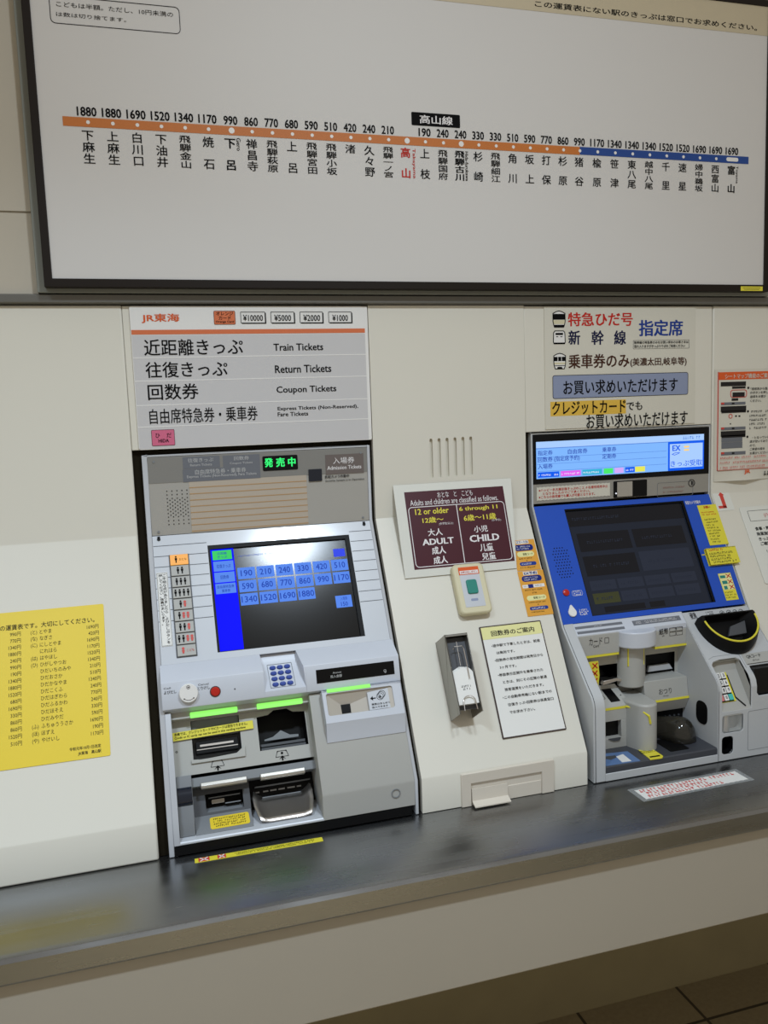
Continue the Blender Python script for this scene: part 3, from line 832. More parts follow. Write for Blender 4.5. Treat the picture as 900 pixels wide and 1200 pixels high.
# ------------------------------------------------------------------ orange stickers beside the blue machine
def orange_sticker(tl, br_, label, kind):
    x0 = tl[0]; x1 = br_[0]; y1 = tl[1]; y0 = br_[1]
    t = thing('code_sticker', label, 'sticker', tuple(FS @ Vector(((x0 + x1) / 2, y0, 0))))
    part(MB().prism(FS, rr(x0, y0, x1, y1, 0.0006), 0.0003, 0.0009), 'sheet', 'sticker_orange', t)
    w, h = x1 - x0, y1 - y0
    P = lambda u, v: (x0 + w * u, y1 - h * v)
    navy = MB(); yel = MB(); blu = MB(); ik = MB(); wh = MB(); wt = MB()
    n = 0.0012
    if kind == 0:
        wt.box(FS, P(.20, .02), P(.74, .13), 0.0005, n)
        navy.text(FS, 'スマートEX', P(.22, .03), P(.72, .12), n + .0002, .03)
        navy.prism(FS, rr(*P(.10, .36), *P(.88, .16), 0.006), 0.0005, n)
        dashes(wh, FS, P(.18, .19), P(.80, .33), 2, n + .0003, .6, 3)
        yel.prism(FS, rr(*P(.14, .56), *P(.86, .39), 0.007), 0.0005, n)
        ik.text(FS, '受取コード', P(.38, .44), P(.80, .52), n + .0002, .01)
        dashes(ik, FS, P(.18, .59), P(.84, .64), 1, n, .8, 5)
        ik.box(FS, P(.47, .68), P(.51, .70), 0.0005, n)
        blu.prism(FS, rr(*P(.16, .85), *P(.86, .73), 0.004), 0.0005, n)
        dashes(wh, FS, P(.24, .76), P(.80, .82), 1, n + .0003, .8, 6)
        dashes(ik, FS, P(.16, .88), P(.84, .94), 1, n, .8, 7)
    else:
        wt.box(FS, P(.20, .015), P(.76, .095), 0.0005, n - .0001)
        navy.text(FS, 'EX予約', P(.23, .02), P(.73, .09), n + .0002, .03)
        navy.prism(FS, rr(*P(.10, .24), *P(.88, .11), 0.006), 0.0005, n)
        dashes(wh, FS, P(.18, .13), P(.80, .225), 2, n + .0003, .6, 8)
        wt.box(FS, P(.06, .31), P(.92, .38), 0.0005, n)
        navy.box(FS, P(.28, .305), P(.48, .385), 0.0005, n + .0002)
        dashes(ik, FS, P(.10, .33), P(.26, .36), 1, n + .0002, .8, 9); dashes(ik, FS, P(.55, .33), P(.88, .36), 1, n + .0002, .8, 10)
        dashes(ik, FS, P(.12, .41), P(.90, .445), 1, n, .85, 11); dashes(ik, FS, P(.38, .475), P(.62, .51), 1, n, .9, 12)
        yel.prism(FS, rr(*P(.12, .665), *P(.88, .555), 0.007), 0.0005, n)
        ik.text(FS, '受取コード', P(.37, .585), P(.82, .635), n + .0002, .01)
        dashes(ik, FS, P(.15, .69), P(.88, .72), 1, n, .85, 13); ik.box(FS, P(.48, .75), P(.52, .765), 0.0005, n)
        blu.prism(FS, rr(*P(.14, .875), *P(.86, .80), 0.004), 0.0005, n)
        dashes(wh, FS, P(.22, .815), P(.80, .86), 1, n + .0003, .85, 14)
        dashes(ik, FS, P(.14, .90), P(.84, .93), 1, n, .9, 15)
    part(wt, 'logo_panel', 'sign_white', t); part(navy, 'navy_print', 'pill_navy', t, weld=False)
    part(yel, 'code_pill', 'pale_yellow', t); part(blu, 'blue_pill', 'ink_blue', t); part(ik, 'small_print', 'ink', t, weld=False); part(wh, 'pale_print', 'ink_white', t, weld=False)
ymid = (0.7468, -0.1391)[1]
orange_sticker((0.7207, -0.0718), ((0.774, -0.1388)[0], ymid + 0.0005), 'upper of the two orange stickers beside the blue machine', 0)
orange_sticker(((0.72, -0.1385)[0], ymid - 0.0008), ((0.7771, -0.2345)[0], (0.7416, -0.2353)[1]), 'lower, longer orange sticker beside the blue machine, above the framed notice', 1)

# ------------------------------------------------------------------ coupon ticket notice
c1, c2, c3, c4 = (0.6109, -0.245), (0.7446, -0.2457), (0.7441, -0.4627), (0.6109, -0.4625)
nx0, nx1 = (c1[0] + c4[0]) / 2, (c2[0] + c3[0]) / 2
ny1, ny0 = (c1[1] + c2[1]) / 2, (c3[1] + c4[1]) / 2
t = thing('coupon_notice', 'dark framed coupon ticket notice with a pale yellow heading on the middle panel', 'notice', tuple(FS @ Vector(((nx0 + nx1) / 2, ny0, 0))))
part(MB().prism(FS, rr(nx0, ny0, nx1, ny1, 0.002), 0.0003, 0.0022), 'border', 'brown_trim', t, 0.0006)
part(MB().box(FS, (nx0 + 0.0026, ny0 + 0.0026), (nx1 - 0.0026, ny1 - 0.0026), 0.001, 0.0026), 'sheet', 'paper_white', t)
yh = (0.6763, -0.2722)[1]
part(MB().box(FS, (nx0 + 0.0026, yh), (nx1 - 0.0026, ny1 - 0.0026), 0.001, 0.0029), 'heading_band', 'pale_yellow', t)
mb = MB(); nn = 0.0032
wN = nx1 - nx0; hN = ny1 - ny0
P = lambda u, v: (nx0 + wN * u, ny1 - hN * v)
mb.text(FS, '回数券のご案内', P(.165, .050), P(.86, .100), nn, .02)
rows = ['・途中駅で下車したときは、前途', '　は無効です。', '・回数券の有効期間は発売日から', '　3ヶ月です。', '・券面表示区間外を乗車された', '　ときは、別にその区間の普通', '　旅客運賃をいただきます。', '・この自動券売機にない駅までの', '　往復きっぷ・回数券は係員窓口', '　でお求め下さい。']
for i, s in enumerate(rows):
    y = ny1 - hN * (0.1975 + 0.0665 * i)
    mb.em(FS, s.replace('・', '•').strip('　'), nx0 + wN * (0.13 if s[0] == '・' else 0.185), y, wN * 0.0545, hN * 0.029, nn, .012, 'l')
part(mb, 'print', 'ink_soft', t, weld=False)

# ------------------------------------------------------------------ metal leaflet holder
bl = 0.5165; bw = 0.0450; by1, by0 = -0.2660, -0.4165; dd = 0.060
t = thing('leaflet_holder', 'small stainless leaflet holder with white slips on the middle panel', 'holder', tuple(FS @ Vector((bl + bw / 2, by0, 0))))
mb = MB()
th = 0.0016
side = [(by1, 0.0005), (by0, 0.0005), (by0 + 0.004, dd), (by1, dd)]
FSx = FS @ Matrix(((0, 0, 1, 0), (1, 0, 0, 0), (0, 1, 0, 0), (0, 0, 0, 1)))
mb.prism(FSx, side, bl, bl + th)
mb.prism(FSx, side, bl + bw - th, bl + bw)
mb.box(FS, (bl, by0 + 0.03), (bl + bw, by1), 0.0005, th)
mb.box(FS, (bl, by1 - th), (bl + bw, by1), 0.0005, dd)
mb.box(FS, (bl, by1 - 0.0045), (bl + bw, by1), dd - th, dd)
mb.prism(FS, [(bl, by0 + 0.004), (bl + 0.0018, by0 + 0.004), (bl + 0.0018, by1), (bl, by1)], dd - th, dd)
mb.prism(FS, [(bl + bw - 0.0017, by0 + 0.004), (bl + bw, by0 + 0.004), (bl + bw, by1), (bl + bw - 0.0017, by1)], dd - th, dd)
part(mb, 'case', 'holder_steel', t, 0.0005)
mb = MB().box(FS, (bl + 0.0018, by0 + 0.012), (bl + bw - 0.0018, by1 - 0.004), dd - 0.018, dd - 0.0165)
part(mb, 'inner_plate', 'm_dark', t, label='dark inner plate behind the slips')
mb = MB()
for k in range(6):
    z = dd - 0.016 + k * 0.0022
    mb.prism(FS, [(bl + 0.0030, by0 + 0.020), (bl + bw - 0.0030, by0 + 0.020), (bl + bw - 0.0030, by0 + 0.082 - k * .001), (bl + bw - 0.008, by0 + 0.089 - k * .001), (bl + bw * 0.45, by0 + 0.091 - k * .001), (bl + 0.0030, by0 + 0.083 - k * .001)], z, z + 0.0017)
slips = part(mb, 'paper_slips', 'paper_white', t)
mb = MB(); dashes(mb, FS, (bl + 0.014, by0 + 0.045), (bl + 0.034, by0 + 0.055), 2, dd - 0.0028, .7, 21)
part(mb, 'slip_print', 'ink_soft', slips)
mb = MB()
w3 = lambda x, y, n: FS @ Vector((x, y, n))
mb.tube([w3(bl + 0.012, by1 - 0.028, dd - .003), w3(bl + 0.014, by1 - 0.024, dd), w3(bl + 0.029, by1 - 0.024, dd), w3(bl + 0.032, by1 - 0.029, dd), w3(bl + 0.032, by1 - 0.085, dd)], 0.0009, 6)
mb.tube([w3(bl + 0.020, by1 - 0.015, dd), w3(bl + 0.019, by1 - 0.060, dd)], 0.0008, 6)
pts = [w3(bl + 0.010, by0 + 0.008, dd + .001)] + [w3(bl + bw / 2 - 0.0115 * math.cos(a), by0 + 0.024 + 0.010 * math.sin(a), dd + .001) for a in [math.pi * i / 10 for i in range(11)]] + [w3(bl + bw - 0.010, by0 + 0.008, dd + .001)]
mb.tube(pts, 0.0010, 6)
part(mb, 'wire_clip', 'chrome', t)

# ------------------------------------------------------------------ notices on the right panel
t = thing('seat_map_notice', 'white seat map notice with an orange red heading right of the blue machine', 'notice', (1.4, 0, 1.33))
mb = MB()
FWv = FW
xl_ = (1.2433, 0.1535)[0]
yT, yB = (1.2449, 0.2813)[1], (1.2484, 0.0282)[1]
m_ = 14
top = []
for i in range(m_ + 1):
    x = xl_ + 0.36 * i / m_
    bulge = 0.010 * math.exp(-((x - xl_ - 0.075) / 0.04) ** 2)
    top.append((x, bulge))
lo = [FW @ Vector((x, yB, 0.0012 + bz)) for x, bz in top]; hi = [FW @ Vector((x, yT, 0.0012)) for x, bz in top]
mi = [FW @ Vector((x, yB + (yT - yB) * 0.10, 0.0012)) for x, bz in top]
th_ = Vector((0, 0.0006, 0))
rowsv = []
for row in (lo, mi, hi):
    rowsv.append(([mb.bm.verts.new(p) for p in row], [mb.bm.verts.new(p + th_) for p in row]))
for r0, r1 in zip(rowsv, rowsv[1:]):
    for i in range(m_):
        mb.bm.faces.new((r0[0][i], r0[0][i + 1], r1[0][i + 1], r1[0][i]))
        mb.bm.faces.new((r0[1][i], r1[1][i], r1[1][i + 1], r0[1][i + 1]))
for i in range(m_):
    mb.bm.faces.new((rowsv[0][0][i], rowsv[0][1][i], rowsv[0][1][i + 1], rowsv[0][0][i + 1]))
    mb.bm.faces.new((rowsv[2][0][i], rowsv[2][0][i + 1], rowsv[2][1][i + 1], rowsv[2][1][i]))
part(mb, 'sheet', 'poster_white', t)
nS = 0.0018
hx = (1.2528, 0.2679)[0]
mb = MB().box(FW, (hx, (1.2611, 0.2578)[1]), (hx + 0.30, (1.2608, 0.2748)[1]), 0.001, nS)
part(mb, 'heading_band', 'ink_orange', t)
mb = MB().text(FW, 'シートマップ機能のご案内', (1.27, 0.2706), ((1.27, 0.2713)[0] + 0.125, (1.2702, 0.2599)[1]), nS + .0004, .015)
part(mb, 'heading', 'poster_white', t, weld=False)
ik = MB(); rd = MB(); gy = MB()
yb2 = (1.2572, 0.0531)[1]
rd.box(FW, (hx - 0.0012, yb2), (hx - 0.0005, (1.2518, 0.2755)[1]), 0.001, nS + .002); rd.box(FW, (hx - 0.0012, yb2), (hx + 0.29, yb2 + 0.0007), 0.001, nS + .002)
for p0, p1 in (((1.2594, 0.2529), (1.3267, 0.2432)), ((1.2899, 0.2422), (1.3257, 0.2371)), ((1.2912, 0.2288), (1.3237, 0.2171)), ((1.2891, 0.2154), (1.3065, 0.2101)), ((1.2601, 0.1981), (1.3285, 0.186)), ((1.2621, 0.1878), (1.3278, 0.1829)), ((1.261, 0.1422), (1.3277, 0.1299)), ((1.2629, 0.1325), (1.3277, 0.1268))):
    ik.box(FW, p0, p1, 0.001, nS)
for p0, p1 in (((1.263, 0.1269), (1.3193, 0.117)), ((1.2632, 0.1164), (1.3196, 0.1025))):
    gy.box(FW, p0, p1, 0.001, nS)
for p0, p1, p2, p3, p4 in (((1.2607, 0.2071), (1.3263, 0.2008), (1.2687, 0.2026), (1.2893, 0.2062), (1.2963, 0.2021)), ((1.2615, 0.1509), (1.3274, 0.144), (1.2696, 0.1463), (1.2902, 0.1498), (1.2972, 0.1456)), ((1.2623, 0.0947), (1.3285, 0.0872), (1.2705, 0.09), (1.2912, 0.0933), (1.2982, 0.0891))):
    gy.box(FW, p0, p1, 0.001, nS); rd.box(FW, p0, p2, 0.001, nS + .0002); ik.box(FW, p3, p4, 0.001, nS + .0002)
a, bq = (1.2854, 0.2347), (1.3295, 0.2171)
rd.outline(FW, rr(a[0], a[1], bq[0], bq[1], 0.006), 0.0012, 0.001, nS + .0004)
rd.outline(FW, circle(*(1.2864, 0.1756), 0.0052, 14), 0.0012, 0.001, nS + .0004)
for p0, p1 in (((1.299, 0.1771), (1.3037, 0.1737)), ((1.3082, 0.1768), (1.3129, 0.1733))): ik.box(FW, p0, p1, 0.001, nS)
ik.cyl(FW, (1.2866, 0.1582), 0.0016, 0.001, nS, 10)
for p in ((1.3335, 0.2382), (1.3336, 0.185), (1.3331, 0.127)): ik.cyl(FW, p, 0.0028, 0.001, nS, 12)
for s, p in (('「座席表から選ぶ」', (1.3396, 0.2361)), ('のボタンを押して', (1.3386, 0.2275)), ('座席をお選び', (1.3388, 0.2186)), ('ください。', (1.339, 0.2091)), ('・となっている', (1.3465, 0.1248)), ('席が空いております', (1.3396, 0.1161)), ('ので、', (1.3398, 0.1071)), ('ご希望の席を', (1.34, 0.0985)), ('お選びください', (1.3402, 0.0894))):
    ik.em(FW, s, p[0], p[1] - 0.003, 0.0072, 0.0066, nS + .0002, .012, 'l')
dashes(ik, FW, (1.3382, 0.1887), (1.391, 0.1419), 5, nS + .0002, .5, 31, .8, .3)
dashes(rd, FW, (1.2579, 0.0871), (1.4049, 0.0541), 3, nS + .0030, .38, 33, .8, .2)
dashes(ik, FW, (1.3777, 0.0466), (1.4006, 0.0364), 1, nS + .003, .9, 35, .8, 0)
part(ik, 'black_print', 'ink_soft', t, weld=False); part(gy, 'grey_blocks', 'm_label', t); part(rd, 'red_print', 'red_mark', t, weld=False)
mb = MB().text(FW, 'JR', (1.3219, 0.0522), (1.3385, 0.0412), nS + .0048, .05)
part(mb, 'railway_mark', 'ink_orange', t, weld=False)

q0 = (1.246, 0.002)
t = thing('arrow_sticker', 'small clear sticker with a red arrow between the blue machine and right notice', 'sticker', tuple(FS @ Vector((q0[0] + .01, q0[1] - .03, 0))))
ax = (1.2602, -0.0032)[0]; ay1 = (1.2569, 0.0034)[1]; ay0 = (1.2538, -0.0364)[1]
part(MB().prism(FS, rr(1.2405, ay0 - 0.006, ax + 0.026, ay1 + 0.004, 0.002), 0.0003, 0.0006), 'clear_film', 'laminate', t)
mb = MB().box(FS, (ax - 0.002, ay0), (ax + 0.007, ay1 - 0.008), 0.0003, 0.0011)
mb.prism(FS, [(ax - 0.005, ay1 - 0.008), (ax + 0.010, ay1 - 0.008), (ax + 0.0025, ay1)], 0.0003, 0.0011)
mb.box(FS, (ax - 0.014, ay0), (ax + 0.007, ay0 + 0.006), 0.0003, 0.0011)
part(mb, 'red_arrow', 'red_mark', t)

e0 = (1.2975, -0.0399); e1 = (1.2983, -0.2217)
ex = (e0[0] + e1[0]) / 2
t = thing('meal_notice', 'laminated white notice cut by the right edge of the photo, on the sloping panel', 'notice', tuple(FS @ Vector((ex + .1, e1[1], 0))))
part(MB().prism(FS, rr(ex, e1[1], ex + 0.27, e0[1] + 0.002, 0.004), 0.0003, 0.0022), 'sheet', 'laminate', t, 0.0004)
ik = MB(); ne = 0.0026
bx0, byb, byt = (1.3156, -0.0625)[0], (1.318, -0.0742)[1], (1.3187, -0.0483)[1]
ik.outline(FS, rr(bx0, byb, bx0 + 0.21, byt, 0.001), 0.0007, 0.002, ne)
for s, p in (('食事・際', (1.3203, -0.0923)), ('商業施設', (1.3201, -0.1048)), ('きっぷ', (1.321, -0.1173)), ('ご確認', (1.3211, -0.1287))):
    ik.em(FS, s, p[0], p[1] - .004, 0.0098, 0.0092, ne, .03, 'l')
dashes(ik, FS, (1.3306, -0.1428), (1.3374, -0.1721), 3, ne, .6, 41)
part(ik, 'print', 'ink', t, weld=False)
rd = MB()
pp = (1.3571, -0.0609); rd.em(FS, '(ハ', pp[0], pp[1] - .004, 0.0095, 0.011, ne, .01, 'l')
part(rd, 'red_print', 'ink_red', t, weld=False)

# ------------------------------------------------------------------ stickers on the steel counter
def strip_frame(a, b):
    a, b = Vector((a[0], a[1], 0.776)), Vector((b[0], b[1], 0.776))
    x = (b - a).normalized(); z = Vector((0, 0, 1)); y = z.cross(x)
    m = Matrix((x, y, z)).transposed().to_4x4(); m.translation = a
    return m, (b - a).length
Fs1, ln = strip_frame((0.0358, -0.2736), (0.2509, -0.2766))
t = thing('counter_sticker', 'narrow yellow warning tape on the steel counter before the left machine', 'sticker', tuple(Fs1 @ Vector((ln / 2, 0, 0))))
wS = (Vector((0.0367, -0.2592)) - Vector((0.0358, -0.2736))).length
part(MB().prism(Fs1, rr(0, 0, ln, 0.0135, 0.0004), 0.0001, 0.0007), 'tape', 'sticker_yellow', t)
mb = MB().box(Fs1, (0.006, 0.001), (0.024, 0.0125), 0.0006, 0.0010); mb.box(Fs1, (0.037, 0.001), (0.051, 0.0125), 0.0006, 0.0010)
k = part(mb, 'red_marks', 'red_mark', t)
mb = MB()
for x0, x1 in ((0.006, 0.024), (0.037, 0.051)):
    mb.line(Fs1, [(x0 + .003, 0.002), (x1 - .003, 0.0115)], 0.002, 0.0009, 0.0013); mb.line(Fs1, [(x0 + .003, 0.0115), (x1 - .003, 0.002)], 0.002, 0.0009, 0.0013)
part(mb, 'white_crosses', 'sign_white', k)
mb = MB(); dashes(mb, Fs1, (0.066, 0.002), (ln - 0.012, 0.0115), 2, 0.0011, .6, 51, .75, .05)
part(mb, 'print', 'ink', t)
Fs2, ln = strip_frame((0.8459, -0.3351), (1.073, -0.3314))
t = thing('counter_sticker', 'white red-lettered paper strip taped on the counter before the blue machine', 'sticker', tuple(Fs2 @ Vector((ln / 2, 0, 0))))
hS = 0.0385
part(MB().prism(Fs2, rr(-0.010, -0.006, ln + 0.010, hS + 0.008, 0.002), 0.0001, 0.0005), 'clear_film', 'clear_window', t)
edge = []
nz_ = 40
for i in range(nz_ + 1): edge.append((ln * i / nz_, 0.0012 * (i % 2)))
for i in range(nz_ + 1): edge.append((ln - ln * i / nz_, hS - 0.0012 * (i % 2)))
part(MB().prism(Fs2, edge, 0.0003, 0.0009), 'paper_strip', 'paper_white', t, label='white paper strip with a zigzag edge')
mb = MB()
dashes(mb, Fs2, (0.006, 0.025), (ln - 0.006, 0.0365), 1, 0.0012, .85, 61, .7, 0); dashes(mb, Fs2, (0.014, 0.0135), (ln * 0.66, 0.0245), 1, 0.0012, .85, 62, .7, 0.0); dashes(mb, Fs2, (0.010, 0.002), (ln * 0.78, 0.0125), 1, 0.0012, .85, 63, .7, 0)
part(mb, 'print', 'ink_red', t)

# ------------------------------------------------------------------ left ticket machine
def PS(y, n=0.0):
    p = FS @ Vector((0, y, n)); return (p.y, p.z)
m1 = thing('ticket_machine', 'grey ticket machine with green lit slots and a price screen, under the ticket type sign', 'ticket machine', (0.215, -0.05, 0.7765))
X0, X1 = -0.0040, 0.4345           # outer rim
I0, I1 = 0.0048, 0.4285            # inside the rim
KN = -0.5097                       # where the slope meets the vertical base
# housing behind the gaps, coloured dark to stand in for their shade
mb = MB().prism(FX, [(0.014, 1.4465), (0.014, 1.293), PS(-0.001, -0.016), PS(-0.20, -0.016), PS(-0.20, -0.055), (-0.10, 0.779), (0.16, 0.779), (0.16, 1.4465)], -0.0195, 0.4405)
part(mb, 'housing', 'gap_shade', m1)
for a, b in ((-0.0198, -0.0044), (0.4349, 0.4411)):  # strips added across the gaps to paint their shade evenly dark
    mb = MB()
    mb.prism(FX, [(0.012, 1.4460), (0.012, 1.286), PS(KN, -0.014), (-0.232, 0.777), (0.0, 0.777), (0.013, 1.20), (0.0139, 1.4460)], a, b)
    part(mb, 'gap_shade_strip', 'gap_shade', m1)
# silver rim, following the profile
mb = MB()
prof = [(0.0, 1.4375), (0.0, 1.289), PS(KN), (-0.2450, 0.7775), (-0.215, 0.7775), PS(KN, -0.03), (0.03, 1.282), (0.03, 1.4375)]
mb.prism(FX, prof, X0, I0); mb.prism(FX, prof, I1, X1)
mb.box(FW, (I0, 0.1448), (I1, 0.1485), -0.03, 0.0)
part(mb, 'rim', 'm_silver', m1, 0.0012)
# head plate
ht, hb = 0.1442, -0.0030
mb = MB().box(FW, (I0 + .0004, hb), (I1 - .0004, ht), -0.02, -0.0008)
hp = part(mb, 'head_plate', 'm_headplate', m1, 0.0006)
yb1 = ((0.0058, 0.0979)[1] + (0.3104, 0.0937)[1]) / 2
mb = MB().box(FW, (I0 + .0006, yb1), (I1 - .0006, ht - .0004), -0.001, 0.0000)
part(mb, 'header_band', 'm_band', hp)
# striped field and speaker
sx0, sx1 = (0.0785, 0.038)[0], (0.3036, 0.0396)[0]
mb = MB().box(FW, (sx0, -0.0015), (sx1, yb1), -0.001, -0.0001)
part(mb, 'striped_field', 'm_stripe_bg', hp)
mb = MB()
ya, yz = (0.079, 0.0841)[1], (0.0786, 0.0012)[1]
for i in range(8):
    y = ya + (yz - ya) * i / 7
    mb.box(FW, (sx0, y - .0008), (sx1, y + .0008), -0.001, 0.0003)
part(mb, 'brown_stripes', 'm_stripe', hp)
mb = MB()
gx0, gx1 = (0.0372, 0.0779)[0], (0.074, 0.0805)[0]; gy1, gy0 = (0.0365, 0.08)[1], (0.0371, 0.017)[1]
for r in range(10):
    y = gy1 + (gy0 - gy1) * r / 9
    for c in range(5): mb.cyl(FW, (gx0 + (gx1 - gx0) * c / 4, y), 0.00105, -0.001, 0.0002, 8)
    if 2 <= r <= 6:
        for c in range(4): mb.cyl(FW, (gx0 + (gx1 - gx0) * (c + .5) / 4, y + (gy0 - gy1) / 18), 0.00105, -0.001, 0.0002, 8)
part(mb, 'speaker_holes', 'm_black', hp)
# captions on the band
mb = MB()
for a, b in (((0.0697, 0.1419), (0.1383, 0.1198)), ((0.1441, 0.1412), (0.2143, 0.119)), ((0.0685, 0.119), (0.214, 0.0952))):
    mb.box(FW, a, b, -0.0005, 0.0004)
part(mb, 'caption_plates', 'm_label', hp)
mb = MB()
mb.box(FW, (0.3427, 0.1331), (0.4207, 0.0942), -0.0005, 0.0004)
part(mb, 'admission_plate', 'brown_trim', hp, label='brown admission ticket plate').data.materials[0] = mat('m_brownplate', (108, 98, 94), 0.5)
mb = MB(); n = 0.0008
mb.text(FW, '往復きっぷ', (0.0791, 0.1395), (0.1265, 0.1315), n, .01); mb.text(FW, 'Return Tickets', (0.0829, 0.1287), (0.1231, 0.1242), n, .015)
mb.text(FW, '回数券', (0.1652, 0.139), (0.1938, 0.1315), n, .01); mb.text(FW, 'Coupon Tickets', (0.157, 0.1283), (0.2001, 0.1232), n, .015)
mb.text(FW, '自由席特急券・乗車券', (0.0911, 0.1175), (0.1867, 0.1081), n, .01); mb.text(FW, 'Express Tickets (Non-Reserved), Fare Tickets', (0.0757, 0.1074), (0.2064, 0.1008), n, .015)
part(mb, 'grey_captions', 'ink_grey', hp, weld=False)
mb = MB()
mb.text(FW, '入場券', (0.3583, 0.1272), (0.4018, 0.1145), n, .005); mb.text(FW, 'Admission Tickets', (0.346, 0.1109), (0.4154, 0.1032), n, .015)
part(mb, 'pale_captions', 'ink_white', hp, weld=False)
mb = MB()
mb.text(FW, '防犯カメラ作動中', (0.3409, 0.0928), (0.3899, 0.0867), n, .02); mb.text(FW, 'Security System is in Operation', (0.3412, 0.0838), (0.4209, 0.0791), n, .01)
part(mb, 'camera_caption', 'ink_soft', hp, weld=False)
a, b = (0.2193, 0.1365), (0.2877, 0.108)
mb = MB().prism(FW, rr(a[0], b[1], b[0], a[1], 0.0025), -0.002, 0.0010)
led = part(mb, 'status_display', 'm_black', m1)
mb = MB()
for s, p, q in (('発', (0.2229, 0.1327), (0.2392, 0.115)), ('売', (0.2451, 0.1324), (0.2622, 0.1145)), ('中', (0.2684, 0.1321), (0.2835, 0.1142))):
    mb.text(FW, s, p, q, 0.0014, .05)
part(mb, 'status_text', 'led_text_green', led, label='bright green status lettering', weld=False)
mb = MB().prism(FW, rr(*(0.3081, 0.0827), *(0.3346, 0.1065), 0.001), -0.002, 0.0016)
part(mb, 'camera_window', 'm_navy_gloss', m1, label='small dark camera window')
for c in ((0.0171, 0.1361), (0.0176, 0.0041), (0.4152, 0.1342), (0.4151, 0.0038)):
    part(MB().cyl(FW, c, 0.0022, -0.001, 0.0012, 12), 'screw', 'm_mid', hp)
# screen surround on the slope
scr = (0.1045, -0.2370, 0.3810, -0.0298)
so = rr(I0 + .0004, -0.2490, I1 - .0004, -0.0035, 0)
mb = MB().plate(FS, so, [rr(*scr, 0)], -0.02, -0.0006)
part(mb, 'screen_surround', 'm_sheet', m1)
mb = MB()
for k in range(8):
    y = -0.0238 - k * 0.0226
    if k > 0: y = -0.0238 - k * 0.0208
    mb.box(FS, (I0 + .001, y - .0005), (scr[0] - .0012, y + .0005), -0.002, -0.0001)
    mb.box(FS, (scr[2] + .0012, y - .0005), (I1 - .001, y + .0005), -0.002, -0.0001)
part(mb, 'panel_grooves', 'm_dark', m1)
mb = MB().plate(FS, rr(*scr, 0), [rr(scr[0] + .0045, scr[1] + .0015, scr[2] - .0080, scr[3] - .0075, 0)], -0.014, -0.0016)
part(mb, 'screen_bezel', 'm_black', m1)
sb = (scr[0] + .0045, scr[1] + .0015, scr[2] - .0080, scr[3] - .0075)
mb = MB().box(FS, (sb[0], sb[1]), (sb[2], sb[3]), -0.012, -0.0060)
sg = part(mb, 'touch_screen', 'lcd_black', m1, label='black touch screen with pale blue price keys')
zs = -0.0057
xc = sb[0] + 0.0435
part(MB().box(FS, (sb[0], sb[1]), (xc, sb[3]), -0.0061, zs), 'blue_column', 'lcd_blue', sg)
kt = MB(); tx = MB(); ri = MB()
p0, p1 = (0.1559, -0.0781), (0.3677, -0.1225)
kx0, ky0 = p0[0], p0[1]
cw = ((0.3739, -0.0805)[0] - kx0) / 6; ch = 0.0258
rows = [['190', '210', '240', '330', '420', '510'], ['590', '680', '770', '860', '990', '1170'], ['1340', '1520', '1690', '1880']]
for r, row in enumerate(rows):
    for c, s in enumerate(row):
        x, y = kx0 + cw * c, ky0 - ch * r
        part(MB().box(FS, (x, y - ch + .0030), (x + cw - .0032, y), -0.0061, zs), 'price_key', 'lcd_key', sg)
        wd = (cw - .0032) * (.88 if len(s) == 4 else .66)
        cx_ = x + (cw - .0032) / 2
        tx.text(FS, s, (cx_ - wd / 2, y - .0053), (cx_ + wd / 2, y - ch + .0085), zs + .0002, .012)
a, b = (0.3357, -0.1517), (0.3673, -0.1755)
kt.box(FS, a, b, -0.0061, zs); tx.text(FS, '150', (lerp2(a, b, .30)[0], lerp2(a, b, .54)[1]), (lerp2(a, b, .72)[0], lerp2(a, b, .90)[1]), zs + .0002, .012)
tx.text(FS, '入場券', (lerp2(a, b, .3)[0], lerp2(a, b, .1)[1]), (lerp2(a, b, .74)[0], lerp2(a, b, .42)[1]), zs + .0002, 0)
sx = sb[0] + .0035; sw = .0375
for k, s in enumerate((('往復きっぷ',), ('回数券',), ('自由席特急券', '乗車券'))):
    y = sb[3] - .0245 - k * .0222
    kt.box(FS, (sx, y - .0198), (sx + sw, y), -0.0060, zs + .0003)
    for j, q in enumerate(s):
        hh = .0075 if len(s) == 1 else .0060
        y2 = y - (.0062 if len(s) == 1 else .0034 + j * .0080)
        tx.text(FS, q, (sx + sw * (.5 - .07 * len(q)), y2), (sx + sw * (.5 + .07 * len(q)), y2 - hh), zs + .0005, .01)
part(kt, 'side_keys', 'lcd_key', sg)
a = (sx, sb[3] - .0030); b = (sx + .0360, sb[3] - .0215)
part(MB().box(FS, a, b, -0.0060, zs + .0003), 'green_key', 'lcd_green', sg, label='green selected key')
tx.text(FS, '近距離', (a[0] + .009, a[1] - .0035), (a[0] + .027, a[1] - .0085), zs + .0005, .01); tx.text(FS, 'きっぷ', (a[0] + .009, a[1] - .0105), (a[0] + .027, a[1] - .0155), zs + .0005, .01)
a, b = (0.3455, -0.0559), (0.3686, -0.0722)
ri.box(FS, a, b, -0.0061, zs)
part(ri, 'corner_key', 'lcd_royal', sg)
dashes(tx, FS, (0.1607, -0.0506), (0.2536, -0.0579), 1, zs, .45, 71, .8, 0)
part(tx, 'key_lettering', 'lcd_keytext', sg, weld=False)
